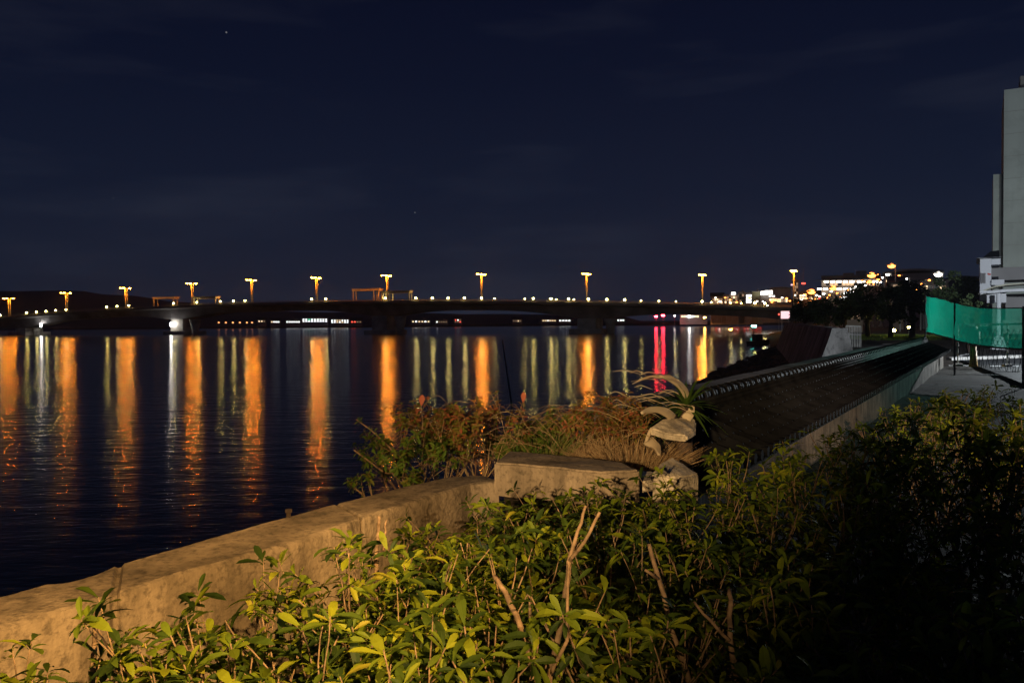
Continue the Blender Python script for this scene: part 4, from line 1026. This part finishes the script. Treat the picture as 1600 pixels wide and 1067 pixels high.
def whorl(mb, rg, p, d, n, L_, W_, up_=.5, cr=(0, 1)):
    side = d.orthogonal().normalized(); a0 = rg.uniform(0, 6.28)
    for k in range(n):
        s = Matrix.Rotation(a0+k*2.4+rg.uniform(-.3, .3), 3, d) @ side; ld = (s+d*rg.uniform(up_-.35, up_+.45)).normalized(); l_ = L_*rg.uniform(.38, 1.15)
        mb.leaf(p-d*rg.uniform(0, .03), ld, d, l_, W_*l_/L_, rg.uniform(.05, .8), rg.uniform(.1, .5), min(1, max(0, rg.uniform(*cr)*(.55+.45*rg.random()))))
PH = {}
def shrub_proto(name, seed, H, mains, L_, W_, leafm='leaf', spread=.32, nl=8, stem='bark', cr=(.02, 1.0), rad=.010):
    rg = random.Random(seed); r_ = empty(name, (0, 0, 0)); ms = MB(); ml2 = MB(); tips = []
    for k in range(mains):
        a = 6.28*k/mains+rg.uniform(-.4, .4); q = rg.uniform(.02, .12)
        grow(ms, tips, rg, Vector((math.cos(a)*q, math.sin(a)*q, -.1)), Vector((math.cos(a)*spread*rg.uniform(.3, 1.2), math.sin(a)*spread*rg.uniform(.3, 1.2), 1)).normalized(), H*rg.uniform(.38, .5), rad*rg.uniform(.7, 1.2), 0)
    for (p, d, lvl, P) in tips:
        if lvl == 2:
            if L_ < .06: whorl(ml2, rg, P[3], d, 5, L_, W_, .4, cr)
            whorl(ml2, rg, p, d, nl, L_, W_, .5, cr); whorl(ml2, rg, P[2], d, 4, L_*.9, W_*.9, .35, cr)
        elif lvl == 1: whorl(ml2, rg, P[2], d, 4, L_*.85, W_*.85, .3, cr); whorl(ml2, rg, p, d, 4, L_*.85, W_*.85, .3, cr)
    PH[name+str(seed)] = r_['h'] = max(v[2] for v in ml2.v); ms.build('stems', M[stem], r_, True); ml2.build('foliage', M[leafm], r_)
    return r_
protos = [shrub_proto('evergreen_shrub', 40+i, 1.0, m_, .078, .025, nl=7) for i, m_ in enumerate((7, 8, 7, 8, 6))]
ph = [o['h'] for o in protos]
used = set()
hedge = [  # px, py of the top, distance, look/where
 (28, 1030, 1.9, 'sparse shrub in the bottom left corner in front of the sea wall'),
 (95, 1058, 1.80, 'low shrub tips right of the bottom left corner shrub'),
 (300, 1025, 1.80, 'bright shrub at the bottom edge below the shadowed patch of sea wall'),
 (372, 925, 2.05, 'leftmost tall bright shrub overlapping the sea wall face'),
 (452, 892, 2.35, 'bright shrub whose tips cross the middle of the sea wall'),
 (530, 862, 2.45, 'bright shrub left of the widest lit clump'),
 (625, 838, 2.65, 'bright shrub covering the inner edge of the sea wall'),
 (705, 812, 2.95, 'bright shrub just below the far end of the sea wall'),
 (780, 803, 3.00, 'bright shrub below the left end of the concrete block'),
 (850, 790, 3.10, 'bright shrub below the middle of the concrete block'),
 (480, 985, 1.85, 'bright low shrub at the bottom edge, third of the lit front row'),
 (580, 945, 1.95, 'bright low shrub at the bottom edge left of the middle'),
 (700, 930, 2.00, 'bright low shrub at the bottom edge near the middle of the lit clump'),
 (800, 920, 2.05, 'bright low shrub left of the tall pruned forked stem'),
 (640, 870, 2.30, 'dense lit shrub in the middle row of the bright clump'),
 (745, 855, 2.45, 'dense lit shrub right of the middle of the bright clump'),
 (935, 800, 3.05, 'half lit shrub right of the pruned forked stem'),
 (1000, 800, 2.85, 'half shaded shrub with a slanting bare stem'),
 (1010, 900, 2.2, 'shaded shrub in front of the slanting bare stem'),
 (1075, 745, 3.7, 'dim shrub below the pointed broken slab'),
 (1135, 715, 4.1, 'dim shrub right of the broken slabs'),
 (1200, 700, 4.4, 'dim shrub hiding the near end of the tiled wall'),
 (1265, 690, 4.7, 'dim shrub under the lit foot of the plaster wall'),
 (1332, 652, 5.2, 'yellowish shrub rising in front of the lit plaster wall'),
 (1395, 690, 4.9, 'dim shrub at the foot of the plaster wall'),
 (1455, 705, 4.5, 'dark shrub with one bright leaf right of the plaster wall'),
 (1540, 632, 4.6, 'tall dark shrub with a lit tip near the right edge'),
 (1600, 640, 4.2, 'dark shrub cut by the right edge of the picture'),
 (1150, 815, 3.0, 'dark shrub in the middle of the shaded right side'),
 (1235, 790, 3.3, 'dark shrub right of the middle of the shaded side'),
 (1330, 775, 3.4, 'dark shrub in the second row under the yellowish shrub'),
 (1430, 780, 3.4, 'dark shrub in the second row left of the right edge'),
 (1530, 760, 3.3, 'dark shrub in the second row close to the right edge'),
 (800, 765, 3.9, 'shadowed shrub touching the left end of the concrete block'),
 (868, 760, 3.9, 'shadowed shrub hiding the foot of the concrete block'),
 (930, 757, 3.8, 'shadowed shrub under the right end of the concrete block'),
 (995, 762, 3.7, 'shadowed shrub below the low flat broken slab'),
 (1420, 625, 11, 'low black bush at the near corner of the dark lot'),
 (1470, 612, 12, 'black bush in front of the dark lot below the green net'),
 (1525, 596, 12, 'tallest black bush in front of the dark lot'),
 (1590, 606, 12, 'black bush in front of the dark lot at the right edge'),
 (1490, 650, 8, 'dark bush below the black bushes of the lot'),
 (1575, 665, 7, 'dark bush below the black bushes at the right edge'),
 (1410, 670, 7.5, 'dark bush right of the plaster wall foot'),
 (1120, 930, 2.15, 'very dark front shrub right of the slanting bare stem'),
 (1220, 920, 2.2, 'very dark front shrub below the shaded middle'),
 (1330, 905, 2.3, 'very dark front shrub with a single yellow leaf'),
 (1440, 900, 2.3, 'very dark front shrub left of the bottom right corner'),
 (1560, 890, 2.3, 'very dark front shrub in the bottom right corner'),
]
for i, (px, py, Y, lab) in enumerate(hedge):
    k = i % 5; o = protos[k] if k not in used else copy_tree(protos[k]); used.add(k)
    p = pt(px, py, Y); g = lz(p.x, p.y)-.05; h = (p.z-g)
    o.location = (p.x, p.y+.05, g); o.rotation_euler = (0, 0, i*1.7+.3); s = h/(ph[k]*.97); sw = max(s, .58)
    o.scale = (sw*.9, sw*.9, s); tag(o, lab, 'shrub', 'evergreen shrubs of the foreground hedge')

# pruned bare stems
def stem(label, segs, name='bare_stem'):
    c = segs[0][0]; p0 = pt(*c); r_ = empty(name, (p0.x, p0.y, 4.15)); tag(r_, label, 'bare stem', 'bare pruned stems among the shrubs'); I = Vector((-p0.x, -p0.y, -4.15))
    for k, sg in enumerate(segs):
        P = [pt(*q)+I for q in sg]
        if k == 0: P = [Vector((0, 0, -.1))]+P
        Q = []
        for a, b in zip(P, P[1:]):
            for j in range(3): Q.append(a.lerp(b, j/3)+Vector((rng.uniform(-.003, .003), rng.uniform(-.003, .003), 0)))
        Q.append(P[-1]); r0 = .010 if k == 0 else .0055
        mb = MB(); mb.tube(Q, [r0*(1-.4*j/len(Q)) for j in range(len(Q))], 8); mb.build('trunk' if k == 0 else 'branch', M['bark'], r_, True)
stem('tall pruned forked stem glowing orange at the right side of the bright clump', [[(858, 1060, 2.0), (880, 960, 2.02), (889, 875, 2.05)], [(889, 875, 2.05), (903, 830, 2.07), (915, 790, 2.1)], [(889, 878, 2.05), (914, 845, 2.0), (937, 800, 1.98)], [(858, 1060, 2.0), (886, 1000, 1.95), (889, 880, 2.04)]])
stem('pair of thin bare stems left of the tall forked one', [[(838, 1060, 2.05), (815, 980, 2.1), (790, 925, 2.15), (772, 900, 2.2)], [(838, 1050, 2.05), (828, 960, 2.1), (826, 925, 2.1)]])
stem('slanting dim bare stem in the half shaded hedge', [[(1075, 1060, 2.25), (1048, 980, 2.3), (1030, 905, 2.35), (1014, 850, 2.4)], [(1030, 905, 2.35), (1008, 890, 2.3)]])
stem('forked dark bare stem on the shaded right side', [[(1150, 1060, 2.2), (1140, 1000, 2.2), (1141, 945, 2.25), (1140, 920, 2.3)], [(1140, 1000, 2.2), (1110, 970, 2.2), (1085, 940, 2.25)]])
stem('short pale stake casting a shadow on the sea wall at the lower left', [[(146, 1050, 2.25), (148, 1000, 2.3), (150, 957, 2.35)]], 'garden_stake')
stem('stout cut stub leaning on the inner edge of the sea wall', [[(588, 870, 2.95), (590, 835, 3.0), (592, 806, 3.02)], [(600, 860, 2.95), (602, 830, 3.0), (604, 812, 3.02)]])

# wild shrubs behind the wall end
def wild(px0, py0, Y, H, label, seed, cr, spread=.7, mains=9, L_=.05):
    o = shrub_proto('wild_shrub', seed, H, mains, L_, L_*.45, 'wildleaf', spread, 7, 'dry' if cr[0] > .3 else 'bark', cr, .006)
    p = pt(px0, py0, Y); o.location = (p.x, p.y, p.z); tag(o, label, 'shrub', 'wild shrubs beyond the end of the sea wall'); return o
wild(640, 752, 5.75, .52, 'leafy green wild shrub reaching left over the water', 51, (0, .55), 1.1, 13)
wild(690, 748, 5.9, .68, 'reddish brown dense wild shrub behind the far end of the sea wall', 52, (.4, 1), .85, 15, .052)
wild(745, 742, 6.2, .70, 'rusty wild shrub with tangled dry twigs in front of the eighth streak', 53, (.45, 1), .85, 15, .052)
wild(810, 730, 6.5, .46, 'low green wild shrub behind the left end of the block', 54, (.05, .6), .85, 13)
wild(870, 722, 6.7, .55, 'mixed green and rust wild shrub behind the middle of the block', 55, (.2, .9), .8, 13, .05)
wild(930, 722, 6.7, .66, 'tall rust red wild shrub below the widest yellow streak', 56, (.5, 1), .8, 15, .052)
wild(968, 715, 6.4, .5, 'dry rust shrub beside the straw mound', 57, (.5, 1), .7, 12, .05)
wild(610, 772, 5.3, .30, 'small green sprig hanging over the outer edge of the sea wall', 58, (.1, .6), 1.0, 6, .04)
# dry twigs tangle
tg = empty('dry_vine_tangle', pt(730, 700, 5.9)); tag(tg, 'tangle of thin dry vines arching over the wild shrubs', 'vine tangle'); G = -Vector(tg.location); rg = random.Random(77); mb = MB()
for k in range(150):
    x, y = rg.uniform(600, 980), rg.uniform(640, 735); Y = rg.uniform(5.5, 6.5); a = rg.uniform(-.5, .6); ln = rg.uniform(25, 85); bow = rg.uniform(4, 22)
    if y < 640+abs(x-790)*.12-30: continue
    P = [pt(x+ln*f_, y+a*ln*f_-bow*math.sin(3.14*f_), Y+rg.uniform(-.05, .05))+G for f_ in (0, .17, .33, .5, .67, .83, 1)]
    mb.tube(P, rg.uniform(.0008, .0022), 4, rg.random())
mb.build('twigs', M['dry'], tg)
for (pts_, lab) in (([(640, 752, 5.7), (610, 700, 5.6), (580, 672, 5.5), (556, 655, 5.45)], 'longest bare branch reaching left over the water, topped by small leaves'), ([(650, 750, 5.6), (600, 738, 5.5), (553, 703, 5.4)], 'lower bare branch reaching left over the water')):
    P = [pt(*q) for q in pts_]; r_ = empty('leafy_branch', P[0]); tag(r_, lab, 'branch', 'branches reaching over the water'); mb = MB(); mb.tube([q-P[0] for q in P], [.008, .007, .005, .003][:len(P)], 6); mb.build('stem', M['bark'], r_)
    mb = MB(); rg = random.Random(5)
    for a, b in zip(P, P[1:]):
        for j in range(5):
            q = a.lerp(b, rg.random())-P[0]; whorl(mb, rg, q, (b-a).normalized(), 4, .04, .02, .5, (.1, .5))
    mb.build('leaves', M['wildleaf'], r_)
# two single red leaves standing above the shrubs
for (x, y, Y, lab) in ((658, 627, 5.8, 'single red leaf on a stalk standing left of the eighth streak'), (817, 622, 6.4, 'single red leaf on a stalk right of the eighth streak')):
    p = pt(x, y, Y); r_ = empty('red_leaf_sprig', (p.x, p.y, p.z)); tag(r_, lab, 'leaf sprig', 'single red leaves above the shrubs')
    mb = MB(); mb.tube([(0, .0, -.35), (.01, 0, -.15), (0, 0, -.03)], .003, 5); mb.build('stalk', M['bark'], r_)
    mb = MB(); mb.leaf(Vector((0, 0, -.04)), Vector((.1, 0, 1)), Vector((0, -1, .2)), .09, .045, .1, .2, 1.0); mb.build('leaf', M['wildleaf'], r_)
# slim pole standing in the water behind the wild shrubs
p = gz(800, 640, 0); r_ = Vector((p.x, p.y, -1)); q = pt(785, 532, p.y)
mb = MB(); mb.tube([r_, (p.x, p.y, .2), q], [.07, .07, .04], 8); tag(mb.build('mooring_pole', M['mast']), 'slim dark leaning pole standing in the water right of the eighth streak', 'pole')
# rusty bolt on the wall top
p = gz(450, 806, ZW); mb = MB(); mb.tube([(p.x, p.y, ZW-.05), (p.x+.004, p.y, ZW+.035)], .012, 7); mb.tube([(p.x+.004, p.y, ZW+.02), (p.x+.004, p.y, ZW+.035)], .02, 6)
tag(mb.build('rusty_bolt', M['darkbark']), 'small rusty bolt stub on the outer edge of the sea wall top', 'bolt')
# dead leaves and litter under the hedge
mb = MB(); rg = random.Random(8)
for k in range(1800):
    x = rg.uniform(-2.2, 5); y = rg.uniform(1.6, 9)
    if x*NV.x+y*NV.y < -2.55: continue
    z = lz(x, y)+.06; a = rg.uniform(0, 6.28); mb.leaf(Vector((x, y, z+rg.uniform(0, .06))), Vector((math.cos(a), math.sin(a), rg.uniform(-.2, .4))), Vector((rg.uniform(-.4, .4), rg.uniform(-.4, .4), 1)), rg.uniform(.04, .08), .03, .3, .4, rg.random())
tag(mb.build('fallen_leaves', M['dry']), 'dry fallen leaves lying on the soil under the hedge', 'leaves', kind='stuff')

# thin sea air that softens the far hills
hz = bpy.data.materials.new('thin sea haze'); hz.use_nodes = True; n = hz.node_tree.nodes; n.clear()
ho = n.new('ShaderNodeOutputMaterial'); hv = n.new('ShaderNodeVolumePrincipled')
hv.inputs['Color'].default_value = (.75, .82, 1, 1); hv.inputs['Density'].default_value = .00014; hv.inputs['Anisotropy'].default_value = .6
hz.node_tree.links.new(hv.outputs[0], ho.inputs['Volume'])
mb = MB(); mb.box((-300, 1300, 78), (5200, 2800, 164)); tag(mb.build('haze', hz), 'thin night haze over the bay', 'haze', kind='stuff')
